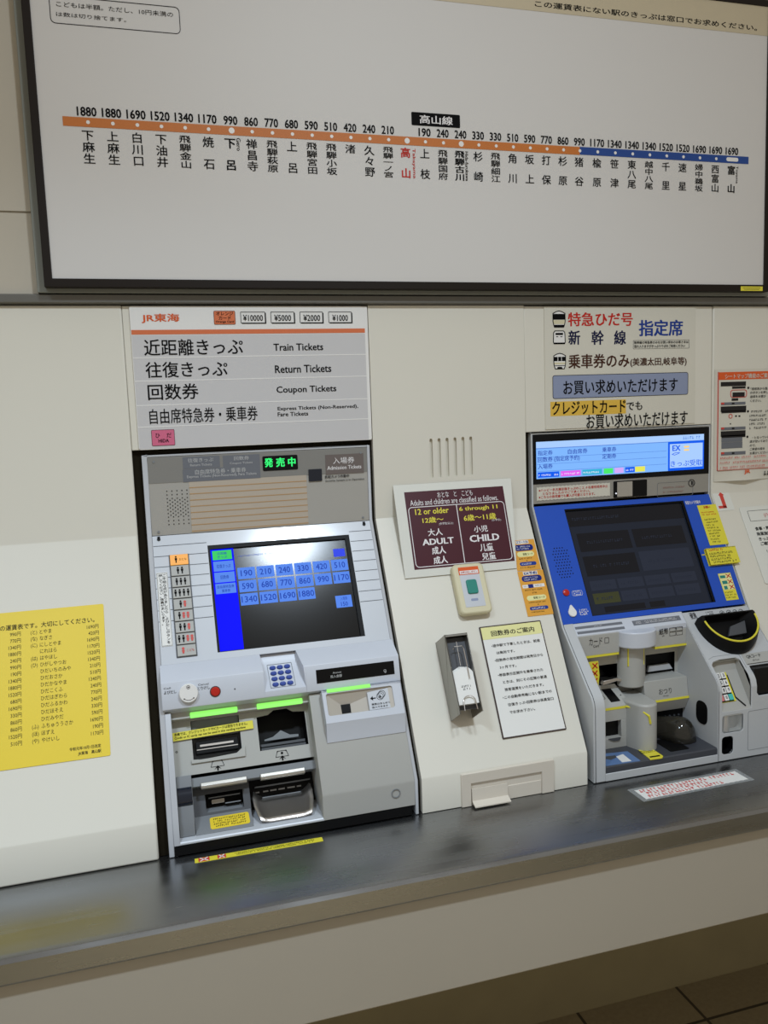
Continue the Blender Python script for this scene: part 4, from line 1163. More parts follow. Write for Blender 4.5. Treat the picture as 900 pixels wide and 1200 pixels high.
# passenger buttons
c0, c1, c2, c3 = (0.0338, -0.0438), (0.0709, -0.0432), (0.0667, -0.2394), (0.0307, -0.2383)
bx0, bx1, by1, by0 = (c0[0] + c3[0]) / 2, (c1[0] + c2[0]) / 2, (c0[1] + c1[1]) / 2, (c2[1] + c3[1]) / 2
mb = MB().prism(FS, rr(bx0, by0, bx1, by1, .0006), -0.002, 0.0010)
bf = part(mb, 'button_frame', 'm_dark', m1, 0.0004)
combo = [(1, 0), (2, 0), (3, 0), (4, 0), (1, 1), (1, 2), (2, 1), (2, 2), (0, 1)]
pitch = (by1 - by0 - .001) / 9
def figure(m, x, y, h, F=FS, n=0.0043):
    m.cyl(F, (x, y + h * .40), h * .13, n - .0005, n, 10)
    m.prism(F, [(x - h * .17, y + h * .22), (x + h * .17, y + h * .22), (x + h * .15, y - h * .1), (x + h * .08, y - h * .1), (x + h * .08, y - h * .5), (x - h * .08, y - h * .5), (x - h * .08, y - h * .1), (x - h * .15, y - h * .1)], n - .0005, n)
def child(m, x, y, h, F=FS, n=0.0043):
    m.cyl(F, (x, y + h * .28), h * .19, n - .0005, n, 10)
    m.prism(F, [(x - h * .2, y + h * .05), (x + h * .2, y + h * .05), (x + h * .10, y - h * .42), (x - h * .10, y - h * .42)], n - .0005, n)
for i, (ad_, chd) in enumerate(combo):
    y1 = by1 - .0012 - pitch * i
    mb = MB().prism(FS, rr(bx0 + .0020, y1 - pitch + .0020, bx1 - .0020, y1, .0006), 0.0, 0.0036)
    bt = part(mb, 'passenger_button', 'lamp_orange' if i == 0 else 'm_grey', bf, 0.0006 if i else 0, label='orange lit button' if i == 0 else None)
    tot = ad_ + chd; yc = y1 - pitch / 2 + .001
    k1 = MB(); k2 = MB()
    span = (bx1 - bx0) * (.20 if tot > 1 else 0)
    for q in range(tot):
        x = (bx0 + bx1) / 2 + (q - (tot - 1) / 2) * (bx1 - bx0) * .205
        if i in (0, 8): x = bx0 + (bx1 - bx0) * .34
        (figure if q < ad_ else child)(k1 if q < ad_ else k2, x, yc, pitch * .60)
    if i == 0: k1.text(FS, 'おとな', (bx0 + (bx1 - bx0) * .50, yc + .002), (bx1 - .005, yc - .0025), 0.0043, 0)
    if i == 8: k2.text(FS, 'こども', (bx0 + (bx1 - bx0) * .50, yc + .002), (bx1 - .005, yc - .0025), 0.0043, 0)
    if ad_: 
        o = part(k1, 'adult_symbol', 'ink', m1, weld=False); o.parent = bf
    if chd:
        o = part(k2, 'child_symbol', 'key_pink' if i < 8 else 'red_mark', m1, weld=False); o.parent = bf
        if i < 8: o.data.materials[0] = MATS['red_mark']
    for o in [c for c in bf.children if c.name.startswith(('adult_symbol', 'child_symbol'))]:
        if o.parent == bf: o.parent = bf
# white vertical sticker
c0, c1, c2, c3 = (0.0091, -0.0767), (0.0293, -0.0757), (0.0262, -0.2155), (0.0063, -0.2158)
vx0, vx1 = (c0[0] + c3[0]) / 2, (c1[0] + c2[0]) / 2
mb = MB().prism(FS, rr(vx0, (c2[1] + c3[1]) / 2, vx1, (c0[1] + c1[1]) / 2, .0004), -0.001, 0.0004)
stk = part(mb, 'help_sticker', 'paper_white', m1)
mb = MB().outline(FS, rr(vx0 + .0008, c3[1] + .001, vx1 - .0008, c0[1] - .001, 0), .0005, 0.0, 0.0007)
mb.vtext(FS, 'ご不明な点がありましたら、よびだしボタンを', vx1 - .0068, c0[1] - .003, c3[1] + .004, .0072, .0008, 0.01, 1.0)
mb.vtext(FS, '押してください。係員がまいります。', vx0 + .0068, c0[1] - .003, c0[1] - (c0[1] - c3[1]) * .72, .0072, .0008, 0.01, 1.0)
part(mb, 'sticker_print', 'ink_soft', stk, weld=False)
# key locks at the upper corners of the slope
for p in ((0.0166, -0.0161), (0.4153, -0.0161)):
    x = p[0]; y = -0.0105
    mb = MB().cyl(FS, (x, y), 0.0032, -0.001, 0.0010, 12); mb.box(FS, (x - .0022, y), (x + .0026, y + .0055), -0.001, 0.0010)
    part(mb, 'key_lock', 'm_black', m1)
# projecting shelf with call controls
prof = [PS(-0.2490, -0.0006), PS(-0.285, 0.0245), PS(-0.2865, 0.0248), PS(-0.3275, 0.0120), PS(-0.3300, 0.0105), PS(-0.3320, -0.004), PS(-0.335, -0.03), PS(-0.252, -0.03)]
nx0_, nx1_ = (0.179, -0.2653)[0], (0.2544, -0.0348)[0]
nxt = (0.2452, -0.2644)[0]
mb = MB().prism(FX, prof, I0 - .003, nx0_)
mb.prism(FX, prof, nx1_, I1 + .0028)
# bevelled cheek of the right block beside the keypad
mb.loft([[Vector((nx1_ + .0005, p[0], p[1])) for p in prof], [Vector((nxt if i in (0, 7) else nx1_ - .003 if i in (1, 2) else nx1_, p[0], p[1])) for i, p in enumerate(prof)]])
lo_ = [PS(-0.3205, 0.0135), PS(-0.3275, 0.0115), PS(-0.3300, 0.0100), PS(-0.3320, -0.004), PS(-0.335, -0.03), PS(-0.325, -0.03)]
mb.prism(FX, lo_, nx0_ - .0002, nx1_ + .0002)
shelf = part(mb, 'call_shelf', 'm_light', m1, 0.0015)
mb = MB().prism(FX, [PS(-0.2500, -0.0100), PS(-0.2660, -0.0100), PS(-0.3210, 0.0135), PS(-0.3210, -0.028), PS(-0.2500, -0.028)], nx0_, nx1_)
part(mb, 'keypad_niche', 'm_light', m1)
# keypad frame
kO = FS @ Vector((0, -0.2660, -0.0100)); kE = FS @ Vector((0, -0.3210, 0.0135))
ku = (kO - kE).normalized(); kx = Vector((1, 0, 0)); kn = kx.cross(ku)
FKP = Matrix((kx, ku, kn)).transposed().to_4x4(); FKP.translation = kE
kl = (kO - kE).length
kpx0, kpx1 = nx0_ + .0115, nx0_ + .0570
mb = MB().plate(FKP, rr(kpx0, .006, kpx1, kl - .003, .001), [rr(kpx0 + .0008, .0068, kpx1 - .0008, kl - .0038, .001)], 0.0, 0.0008)
kp = part(mb, 'keypad', 'm_mid', m1)
for r in range(4):
    for c in range(3):
        x = kpx0 + .0095 + c * .0133; y = .0125 + r * .0120
        mb = MB().loft([[FKP @ Vector((x + rr_ * math.cos(a) * 1.15, y + rr_ * math.sin(a) * .9, z)) for a in [2 * math.pi * j / 14 for j in range(14)]] for rr_, z in ((.0050, 0), (.0050, .002), (.0044, .003), (.0030, .0026))])
        part(mb, 'number_key', 'key_blue', kp)
# call dial, cancel button
c = (0.0471, -0.0224)
mb = MB().loft([[FK @ Vector((c[0] + r_ * math.cos(a), c[1] + r_ * math.sin(a), z)) for a in [2 * math.pi * j / 32 for j in range(32)]] for r_, z in ((.0162, 0), (.0162, .006), (.0152, .0075))])
dial = part(mb, 'call_dial', 'sign_white', m1)
mb = MB(); mb.outline(FK, circle(c[0], c[1] + .0105, .0032, 14), .0007, .0074, .0079)
mb.box(FK, (c[0] - .0012, c[1] + .0095), (c[0] + .0016, c[1] + .0112), .0074, .0080)
for j in range(8):
    a0 = math.radians(232 + 76 * j / 8); a1 = math.radians(232 + 76 * (j + 1) / 8)
    mb.line(FK, [(c[0] + .0118 * math.cos(a0), c[1] + .0118 * math.sin(a0)), (c[0] + .0118 * math.cos(a1), c[1] + .0118 * math.sin(a1))], .0007, .0074, .0079)
for sg_ in (-1, 1): mb.cyl(FK, (c[0] + sg_ * .0080, c[1] - .0088), .0012, .0074, .0080, 8)
part(mb, 'dial_marks', 'brown_trim', dial)
c = (0.0927, -0.0257)
mb = MB().loft([[FK @ Vector((c[0] + r_ * math.cos(a), c[1] + r_ * math.sin(a), z)) for a in [2 * math.pi * j / 24 for j in range(24)]] for r_, z in ((.0080, 0), (.0080, .0025), (.0066, .0036), (.003, .0039))])
rb = part(mb, 'cancel_button', 'red_button', m1, label='round red cancel button')
part(MB().plate(FK, circle(c[0], c[1], .0094, 24), [circle(c[0], c[1], .0082, 24)], 0, .0010), 'button_ring', 'brown_trim', rb)
mb = MB(); mb.cyl(FK, (0.1267, -0.0256), .0012, -.001, .0006, 10)
mb.text(FK, 'Call', (0.006, -0.0087), (0.0177, -0.0117), .0005, 0); mb.text(FK, 'よびだし', (0.0061, -0.0144), (0.0267, -0.0202), .0005, .01)
mb.text(FK, 'Cancel', (0.0642, -0.009), (0.0821, -0.0123), .0005, 0); mb.text(FK, 'とりけし', (0.0628, -0.0141), (0.084, -0.02), .0005, .01)
part(mb, 'shelf_print', 'ink_soft', shelf, weld=False)
mb = MB()
a, b = (0.0074, 0.0038), (0.1015, -0.0019)
yk = (0.1012, 0.0001)[1]
# black amount display
a0, a1, a2, a3 = (0.2738, -0.0111), (0.4201, -0.009), (0.422, -0.0335), (0.2733, -0.0355)
mb = MB().box(FK, ((a0[0] + a3[0]) / 2, (a2[1] + a3[1]) / 2), ((a1[0] + a2[0]) / 2, (a0[1] + a1[1]) / 2), -.002, .0006)
dsp = part(mb, 'amount_display', 'm_gloss_black', m1)
mb = MB(); mb.text(FK, 'Amount', (0.3042, -0.0168), (0.3203, -0.0203), .001, 0); mb.text(FK, '投入金額', (0.2994, -0.0224), (0.3208, -0.0276), .001, .01)
k_ = (0.4028, -0.0265); mb.outline(FK, circle(k_[0], k_[1], .0026, 12), .0006, .0005, .001); mb.outline(FK, circle(k_[0] + .0006, k_[1] - .0018, .0020, 10), .0005, .0005, .001)
part(mb, 'display_print', 'ink_grey', dsp, weld=False)
# ---- lower bay
BX0, BX1 = 0.0150, 0.2590
yB1, yM = -0.3330, -0.4390
nU = -0.034
PT = [PS(-0.334, -0.004), PS(KN + .004, -0.004), (-0.2400, 0.8060), (-0.2400, 0.7775), (-0.14, 0.7775), PS(-0.334, -0.12)]
mb = MB().prism(FX, PT, I0 - .001, BX0 - .004)
mb.prism(FX, [PS(-0.334, 0.0), PS(KN, 0.0), (-0.2450, 0.7955), (-0.2420, 0.7955), PS(KN + .002, -0.006), PS(-0.334, -0.006)], I0, BX0)
part(mb, 'left_cheek', 'm_silver', m1, 0.0008)
# upper slot panel with two openings
so1 = ((0.0479, -0.3362)[0], (0.0894, -0.415)[1], (0.1329, -0.3476)[0], (0.0964, -0.3397)[1])
so2 = ((0.1643, -0.3487)[0], (0.2029, -0.4157)[1], (0.2524, -0.3605)[0], (0.2117, -0.3441)[1])
so1 = (so1[0] + .0, so1[1], so1[2], yB1 - .014); so2 = (so2[0], so2[1], so2[2], yB1 - .014)
mb = MB().plate(FS, rr(BX0, yM, BX1 + .002, yB1 + .01, 0), [rr(*so1, .001), rr(*so2, .001)], nU - .004, nU)
part(mb, 'slot_panel', 'm_grey', m1, 0.0)
mb = MB().box(FS, (BX0, yB1 - .012), (BX1 + .002, yB1 + .004), nU, -0.012)
part(mb, 'slot_hood', 'm_grey', m1, 0.001)
for (a, b) in (((0.0475, -0.3368), (0.1299, -0.3463)), ((0.1646, -0.3418), (0.2474, -0.3418))):
    mb = MB().prism(FS, rr(a[0], yB1 - .0125, b[0], yB1 - .0030, .0015), -0.013, -0.0085)
    part(mb, 'slot_lamp', 'led_green', m1, label='lit green bar over the slot')
mb = MB().tray(FS, rr(*so1, .001), nU - .001, nU - .030)
mb.prism(FS, rr(so1[0] + .001, so1[3] - .030, so1[2] - .001, so1[3], 0), nU - .028, nU - .006)
s1 = part(mb, 'card_slot', 'm_mid', m1)
mb = MB().prism(FS, rr(so1[0] + .006, so1[1] + .010, so1[2] - .005, so1[1] + .031, .001), nU - .028, nU - .004)
part(mb, 'card_mouth', 'm_black', s1, 0.0006)
mb = MB().prism(FS, rr(so1[0] + .013, so1[1] + .0215, so1[2] - .013, so1[1] + .0250, .001), nU - .005, nU - .0025)
mb.prism(FS, rr(so1[0] + .007, so1[1] + .016, so1[2] - .006, so1[1] + .0175, .0005), nU - .005, nU - .0025)
part(mb, 'card_roller', 'chrome', s1)
mb = MB().prism(FS, [(so1[0] - .004, so1[1] + .001), (so1[0] - .004, so1[1] - .006), (so1[2] + .005, so1[1] - .006), (so1[2] + .006, so1[1] + .012), (so1[2] + .001, so1[1] + .010), (so1[2] - .010, so1[1] + .002), (so1[0] + .012, so1[1] - .001), (so1[0] + .008, so1[1] + .0)], nU - .002, nU + .004)
part(mb, 'slot_lip', 'm_grey', s1, 0.0008)
mb = MB().tray(FS, rr(*so2, .001), nU - .001, nU - .040)
s2 = part(mb, 'banknote_slot', 'm_black', m1)
mb = MB()
w2 = so2[2] - so2[0]
mb.prism(FS, [(so2[0], so2[3] - .009), (so2[0], so2[3]), (so2[0] + w2 * .36, so2[3]), (so2[0] + w2 * .24, so2[3] - .007)], nU - .004, nU + .0006)
mb.prism(FS, [(so2[2], so2[3] - .009), (so2[2], so2[3]), (so2[2] - w2 * .36, so2[3]), (so2[2] - w2 * .24, so2[3] - .007)], nU - .004, nU + .0006)
part(mb, 'slot_corners', 'm_grey', s2, 0.0)
cy = so2[1]
mb = MB().prism(FS, [(so2[0] + w2 * .14, cy + .0185), (so2[2] - w2 * .14, cy + .0185), (so2[2] - w2 * .14, cy + .0235), (so2[0] + w2 * .68, cy + .0245), (so2[0] + w2 * .50, cy + .0345), (so2[0] + w2 * .32, cy + .0245), (so2[0] + w2 * .14, cy + .0215)], nU - .030, nU - .024)
part(mb, 'note_guide', 'm_mid', s2, 0.0006)
mb = MB().prism(FS, rr(so2[0] + .003, cy + .007, so2[2] - .003, cy + .0125, .001), nU - .034, nU - .012); mb.prism(FS, rr(so2[0] + .003, cy + .0, so2[2] - .003, cy + .0055, .001), nU - .036, nU - .008)
part(mb, 'note_roller', 'm_dark', s2, 0.001)
# icons
mb = MB()
for cx_, yy_, big in (((0.0881, -0.428)[0], (0.0881, -0.428)[1], 0), ((0.2024, -0.4276)[0], (0.2014, -0.4275)[1], 1)):
    mb.line(FS, [(cx_ - .008, yy_ + .007), (cx_ + .008, yy_ + .007), (cx_ + .0115, yy_ - .003), (cx_ - .0115, yy_ - .003)], .0008, nU, nU + .0006, True)
    mb.prism(FS, [(cx_ - .0013, yy_ - .010), (cx_ + .0013, yy_ - .010), (cx_ + .0013, yy_ - .005), (cx_ + .006, yy_ - .008), (cx_, yy_ - .001), (cx_ - .006, yy_ - .008), (cx_ - .0013, yy_ - .005)], nU, nU + .0006)
    for sx_ in (-1, 1): mb.prism(FS, [(cx_ + sx_ * .0085, yy_ + .0075), (cx_ + sx_ * .005, yy_ + .0075), (cx_ + sx_ * .0092, yy_ + .004)], nU, nU + .0006)
    if big: mb.cyl(FS, (cx_, yy_ + .003), .0022, nU, nU + .0006, 10)
k_ = (0.0203, -0.3968); mb.outline(FS, [(k_[0] - .0022, k_[1]), (k_[0], k_[1] - .0022), (k_[0] + .0022, k_[1]), (k_[0], k_[1] + .0022)], .0006, nU, nU + .0006)
part(mb, 'slot_symbols', 'ink', m1)
# yellow tape across the card slot
ta, tb = Vector((BX0 + .0006, (0.0127, -0.3712)[1])), Vector(((0.1566, -0.3675)[0], (0.1566, -0.3675)[1]))
dx = (tb - ta); L_ = dx.length; ang = math.atan2(dx.y, dx.x)
FTP = FS @ Matrix.Translation((ta.x, ta.y, nU + .0035)) @ Matrix.Rotation(ang, 4, 'Z')
tp = part(MB().box(FTP, (0, -.0075), (L_, .0070), 0.0, 0.0006), 'warning_tape', 'sticker_yellow', m1, label='yellow warning tape across the card slot')
mb = MB().text(FTP, '本機では、クレジットカードやICカードは使用できません。', (.003, .0060), (L_ * .93, .0005), .0009, .015)
mb.text(FTP, 'Credit or IC cards can not be used in this vending machine', (.003, -.0008), (L_ * .90, -.0060), .0009, .02)
part(mb, 'tape_print', 'ink', tp, weld=False)
# lower compartment
nB = -0.085
mb = MB().prism(FX, [PS(yM, nU), PS(yM + .004, -.12), (-0.105, 0.792), (-0.105, 0.7775), (-0.10, 0.7775), PS(-0.38, -.125), PS(yM + .006, nU - .004)], BX0 - .004, BX1 + .002)
part(mb, 'compartment_back', 'm_dark', m1)
mb = MB().prism(FX, [(-0.2450, 0.7955), (-0.2450, 0.7985), (-0.2430, 0.8005), (-0.2330, 0.8025), (-0.100, 0.8025), (-0.100, 0.7955)], BX0 - .004, BX1 + .002)
part(mb, 'sill', 'm_silver', m1, 0.001)
# grey block with a dark cylinder at the left
bl0, bl1 = BX0 + .0005, (0.0412, -0.5124)[0]
nL = -0.018
mb = MB().prism(FX, [PS(-.440, nL), PS(-.515, nL), (-0.2330, 0.8030), (-0.12, 0.8030), PS(-.440, -.08)], bl0, bl1)
part(mb, 'left_block', 'm_mid', m1, 0.001)
cy1, cy0 = (0.027, -0.4586)[1], (0.0246, -0.4895)[1]
cc = Vector((0, (cy1 + cy0) / 2, nL - .002)); rad = (cy1 - cy0) / 2
pr = [(cc.y + rad * math.cos(math.radians(a)), cc.z + rad * .62 * math.sin(math.radians(a))) for a in range(0, 181, 12)]
FSx2 = FS @ Matrix(((0, 0, 1, 0), (1, 0, 0, 0), (0, 1, 0, 0), (0, 0, 0, 1)))
mb = MB().prism(FSx2, pr, bl0 + .0006, bl1 - .0008)
part(mb, 'dark_cylinder', 'm_navy_gloss', m1, label='glossy dark blue cylinder')
# outlet bars
nO = -0.026
yb_ = (0.0951, -0.4594)[1]
mb = MB().box(FS, (bl1, yb_ - .001), (BX1 + .001, yM - .006), nB, nO - .004)
part(mb, 'outlet_head', 'm_mid', m1, 0.001)
for a, b in (((0.0561, -0.4592)[0], (0.1351, -0.4633)[0]), ((0.159, -0.4626)[0], (0.2381, -0.4642)[0])):
    mb = MB().prism(FSx2, [(yb_ + .004, nO - .01), (yb_ + .004, nO + .002), (yb_ - .002, nO + .004), (yb_ - .006, nO + .002), (yb_ - .007, nO - .01)], a, b)
    part(mb, 'outlet_bar', 'steel_bar', m1, 0.001)
ox0, ox1 = (0.063, -0.48)[0], (0.128, -0.4901)[0]
oy1, oy0 = (0.0953, -0.4735)[1], (0.0924, -0.5039)[1]
xm_ = (0.1401, -0.514)[0]
mb = MB().plate(FS, rr(bl1, -.552, xm_, yb_ + .002, 0), [rr(ox0, oy0, ox1, oy1, 0)], nO - .032, nO - .028)
part(mb, 'outlet_panel', 'm_dark', m1)
mb = MB().tray(FS, rr(ox0, oy0, ox1, oy1, 0), nO - .029, nO - .06)
o1 = part(mb, 'ticket_outlet', 'm_black', m1)
mb = MB().prism(FS, rr(ox0 + .011, (oy0 + oy1) / 2 - .001, ox0 + .033, (oy0 + oy1) / 2 + .0055, .001), nO - .05, nO - .040)
part(mb, 'outlet_tab', 'm_beige', o1)
mb = MB().prism(FS, rr(ox0 + .006, oy1 - .007, ox1 - .004, oy1 - .0055, 0), nO - .05, nO - .035); mb.prism(FS, rr(ox0 + .034, oy0 + .011, ox1 - .004, oy0 + .0125, 0), nO - .05, nO - .035)
part(mb, 'outlet_rollers', 'm_mid', o1)
p_t = FS @ Vector((0, oy0 - .002, nO - .030))
mb = MB().prism(FX, [(p_t.y, p_t.z), (-0.2340, 0.8035), (-0.2340, 0.8027), (-0.12, 0.8027), (p_t.y + .02, p_t.z)], bl1 + .001, xm_ - .001)
lp = part(mb, 'outlet_slope', 'm_mid', m1, 0.001)
# sticker on the slope plate
a_, b_ = Vector((0, -0.2340, 0.8035)), Vector((0, p_t.y, p_t.z))
uu = (b_ - a_).normalized(); FLP = Matrix((Vector((1, 0, 0)), uu, Vector((1, 0, 0)).cross(uu))).transposed().to_4x4(); FLP.translation = a_
ll = (b_ - a_).length
lx0, lx1 = ox0 + .004, xm_ - .006
mb = MB().prism(FLP, rr(lx0, ll * .16, lx1, ll * .16 + .026, .004), 0.0, .0006)
ys = part(mb, 'outlet_sticker', 'sticker_yellow', m1, label='rounded yellow sticker under the ticket outlet'); ys.data.materials[0] = MATS['fare_yellow']
mb = MB(); dashes(mb, FLP, (lx0 + .006, ll * .16 + .0025), (lx1 - .004, ll * .16 + .0235), 4, .001, .6, 81, .9, .05)
part(mb, 'sticker_print', 'ink_soft', ys)
# change tray
cx0, cx1 = xm_ + .001, BX1 - .002
mb = MB().prism(FS, rr(cx0, -.510, BX1 + .002, yb_ - .002, 0), -.085, -.080)
part(mb, 'change_back', 'm_black', m1)
mb = MB()
for k_, (u0, u1) in enumerate(((.10, .16), (.22, .30), (.33, .43), (.46, .56), (.60, .72), (.75, .82), (.92, .97))):
    mb.box(FS, (cx0 + (cx1 - cx0) * u0, yb_ - .024), (cx0 + (cx1 - cx0) * u1, yb_ - .0215), -.081, -.0795)
part(mb, 'change_marks', 'ink_grey', m1)
mb = MB()
for dy_, z_ in ((-.014, -.07), (-.034, -.066), (-.052, -.058)):
    mb.prism(FS, rr(cx0 + .010, yb_ + dy_ - .0012, cx1 - .004, yb_ + dy_ + .0012, 0), -.082, z_)
part(mb, 'change_rails', 'm_mid', m1, 0.0006)
# scooped silver tray
loops = []
tx0, tx1 = cx0 + .003, cx1 - .006
for t_, (yy2, zz2, inset) in enumerate(((-0.178, 0.8250, 0.003), (-0.190, 0.8200, 0.000), (-0.204, 0.8140, 0.001), (-0.222, 0.8085, 0.005), (-0.234, 0.8060, 0.009))):
    row = []
    for j in range(13):
        u = j / 12; x = tx0 + inset + (tx1 - tx0 - 2 * inset) * u
        lift = 0.014 * max(0, abs(2 * u - 1) - .72) / .28
        row.append(Vector((x, yy2, zz2 + lift * (1 - t_ * .18))))
    loops.append(row)
mb = MB()
vv = [[mb.bm.verts.new(p) for p in r] for r in loops]
for r0, r1 in zip(vv, vv[1:]):
    for j in range(12): mb.bm.faces.new((r0[j], r1[j], r1[j + 1], r0[j + 1]))
tray = part(mb, 'change_tray', 'chrome', m1, label='shiny scooped silver change tray')
sol = tray.modifiers.new('thickness', 'SOLIDIFY'); sol.thickness = 0.0015; sol.offset = -1
# right block with the coin funnel
mb = MB().prism(FX, [PS(-0.333, 0.0), PS(KN + .002, 0.0), (-0.2445, 0.8390), (-0.2445, 0.7955), (-0.10, 0.7955), PS(-0.36, -.12), PS(-0.333, -.05)], BX1, I1)
mb2 = mb
part(mb, 'right_block', 'm_grey', m1, 0.001)
c = (0.3902, -0.5254)
mb = MB().plate(FV, circle((0.3924, -0.0175)[0], (0.3924, -0.0175)[1], .0082, 24), [circle((0.3924, -0.0175)[0], (0.3924, -0.0175)[1], .0072, 24)], -0.001, .0014)
part(mb, 'lock_ring', 'm_mid', m1) if (0.3924, -0.0175)[1] < 0 else part(MB().plate(FS, circle(c[0], c[1], .0082, 24), [circle(c[0], c[1], .0072, 24)], -.001, .0008), 'lock_ring', 'm_mid', m1)
nG = 0.0185
gx0, gx1 = (0.2797, -0.3349)[0], (0.4293, -0.3317)[0]
gx1 = min(gx1, I1 - .0010)
g1, g0 = -0.3330, -0.3905
ox = rr((0.2854, -0.3645)[0] + .001, (0.3408, -0.3787)[1], (0.4107, -0.3576)[0], (0.3472, -0.3393)[1], .004, 4)
mb = MB().plate(FS, rr(gx0, g0, gx1, g1, 0), [ox], nG - .004, nG)
mb.prism(FSx2, [(g0, nG), (g0, nG - .006), (-.4220, -.002), (-.4235, -.001), (-.4235, .0015), (g0 - .0035, nG - .0018), (g0 - .001, nG)], gx0, gx1)
mb.prism(FSx2, [(g1, -.001), (g1, nG), (g1 - .004, nG), (g1 - .004, -.001)], gx0, gx1)
mb.prism(FSx2, [(g1, -.001), (g1, nG), (g0, nG - .0005), (-.4220, -.0002), (-.4200, -.001)], gx0, gx0 + .003)
mb.prism(FSx2, [(g1, -.001), (g1, nG), (g0, nG - .0005), (-.4220, -.0002), (-.4200, -.001)], gx1 - .003, gx1)
cb = part(mb, 'coin_box', 'm_light', m1, 0.0016)
xs_ = [p[0] for p in ox]; ys_ = [p[1] for p in ox]
oX0, oX1, oY0, oY1 = min(xs_), max(xs_), min(ys_), max(ys_)
# funnel: four sloping facets to a small black hole
hX0, hX1, hY0, hY1 = oX0 + (oX1 - oX0) * .23, oX0 + (oX1 - oX0) * .36, oY0 + .003, oY0 + .019
mb = MB()
P3 = lambda x, y, n_: mb.bm.verts.new(FS @ Vector((x, y, n_)))
o_ = [P3(oX0 - .001, oY0 - .001, nG - .003), P3(oX1 + .001, oY0 - .001, nG - .003), P3(oX1 + .001, oY1 + .001, nG - .003), P3(oX0 - .001, oY1 + .001, nG - .003)]
h_ = [P3(hX0, hY0, .0022), P3(hX1, hY0, .0022), P3(hX1, hY1, .0012), P3(hX0, hY1, .0012)]
for i in range(4): mb.bm.faces.new((o_[i], o_[(i + 1) % 4], h_[(i + 1) % 4], h_[i]))
part(mb, 'coin_funnel', 'm_beige', cb)
part(MB().box(FS, (hX0 - .001, hY0 - .001), (hX1 + .0002, hY1 + .0002), -.02, .0026), 'coin_hole', 'm_black', cb)
# instruction plate on the right facet
pa, pb = oX0 + (oX1 - oX0) * .62, oX1 - .002
mb = MB().prism(FS, [(pa, oY0 + .001), (pb, oY0 + .0015), (pb - .003, oY1 - .002), (pa, oY1 - .006)], nG - .012, nG - .0045)
ip = part(mb, 'coin_plate', 'm_silver', cb)
mb = MB(); nP_ = nG - .0041; cyy = oY0 + (oY1 - oY0) * .60
for k_ in range(3): mb.outline(FS, circle(pa + .023 + k_ * .0022, cyy + k_ * .0020, .0066, 18), .0007, nP_ - .0003, nP_)
mb.prism(FS, [(pa + .004, cyy - .002), (pa + .009, cyy + .002), (pa + .009, cyy - .0012), (pa + .0145, cyy - .0012), (pa + .0145, cyy - .0030), (pa + .009, cyy - .0030), (pa + .009, cyy - .006)], nP_ - .0003, nP_)
mb.text(FS, '¥', (pa + .0208, cyy + .0025), (pa + .0252, cyy - .0030), nP_, .03)
mb.text(FS, '硬貨はまとめて', (pa + .005, oY0 + .0125), (pb - .005, oY0 + .0088), nP_, .01); mb.text(FS, '投入できます', (pa + .005, oY0 + .0070), (pb - .010, oY0 + .0035), nP_, .01)
o = part(mb, 'coin_symbols', 'ink', m1, weld=False); o.parent = cb
a, b = (0.2889, -0.3324)[0], (0.3701, -0.3336)[0]
mb = MB().prism(FS, rr(a, oY1 + .0020, b, oY1 + .0082, .001), nG - .002, nG + .0015)
part(mb, 'coin_lamp', 'led_green', m1, label='lit green bar over the coin opening')
# black kick band at the foot
kx1 = (0.4215, -0.0484)[0]
mb = MB().box(FX, (-0.2448, 0.7785), (-0.200, 0.7945), I0 + .0005, min(kx1, I1))
part(mb, 'kick_band', 'm_black', m1)

# ------------------------------------------------------------------ blue ticket machine on the right
def PLL(y, n=0.0):
    p = FL @ Vector((0, y, n)); return (p.y, p.z)
m2 = thing('ticket_machine', 'blue and grey ticket machine with a dark touch screen, under the reserved seat poster', 'ticket machine', (1.01, -0.05, 0.7765))
X0, X1 = 0.7885, 1.2345
mb = MB().prism(FX, [(0.014, 1.4575), (0.014, 1.293), PS(-0.001, -0.016), PS(-0.18, -0.02), (0.0, 1.05), (0.0, 0.777), (0.16, 0.777), (0.16, 1.4575)], 0.7775, 1.2370)
part(mb, 'housing', 'gap_shade', m2)
LE = -0.1420
fold = [PLL(LE), (-0.2380, 0.9480), (-0.2450, 0.9370), (-0.2480, 0.9240)]
full = [(0.0, 1.446), (0.0, 1.2905), PS(-0.2600), PLL(-0.004)] + fold + [(-0.2480, 0.7780), (-0.02, 0.7780), (0.02, 1.0), (0.02, 1.446)]
# side cheeks
mb = MB().prism(FX, full, X0, X0 + .0042)
mb.prism(FX, [PS(-.258)] + [PLL(-0.004)] + fold + [(-0.2480, 0.7780), (-0.05, 0.7780), PS(-.258, -.06)], X0 + .0052, 0.8146)
mb.prism(FX, [(0.0, 1.446), (0.0, 1.2905), PS(-0.2600), PS(-.26, -.03), (0.02, 1.0), (0.02, 1.446)], X1 - .0034, X1)
mb.box(FW, (X0, 0.1535), (X1, 0.1570), -0.03, 0.0)
part(mb, 'body_frame', 'm_pale', m2, 0.0014)
mb = MB().prism(FX, [PS(-.258, -.002), PLL(-.004, -.002)] + [(p[0] + .0016, p[1]) for p in fold] + [(-0.2465, 0.7785), (-0.05, 0.7785), PS(-.258, -.06)], X0 + .004, X0 + .0056)
part(mb, 'side_seam', 'm_black', m2)
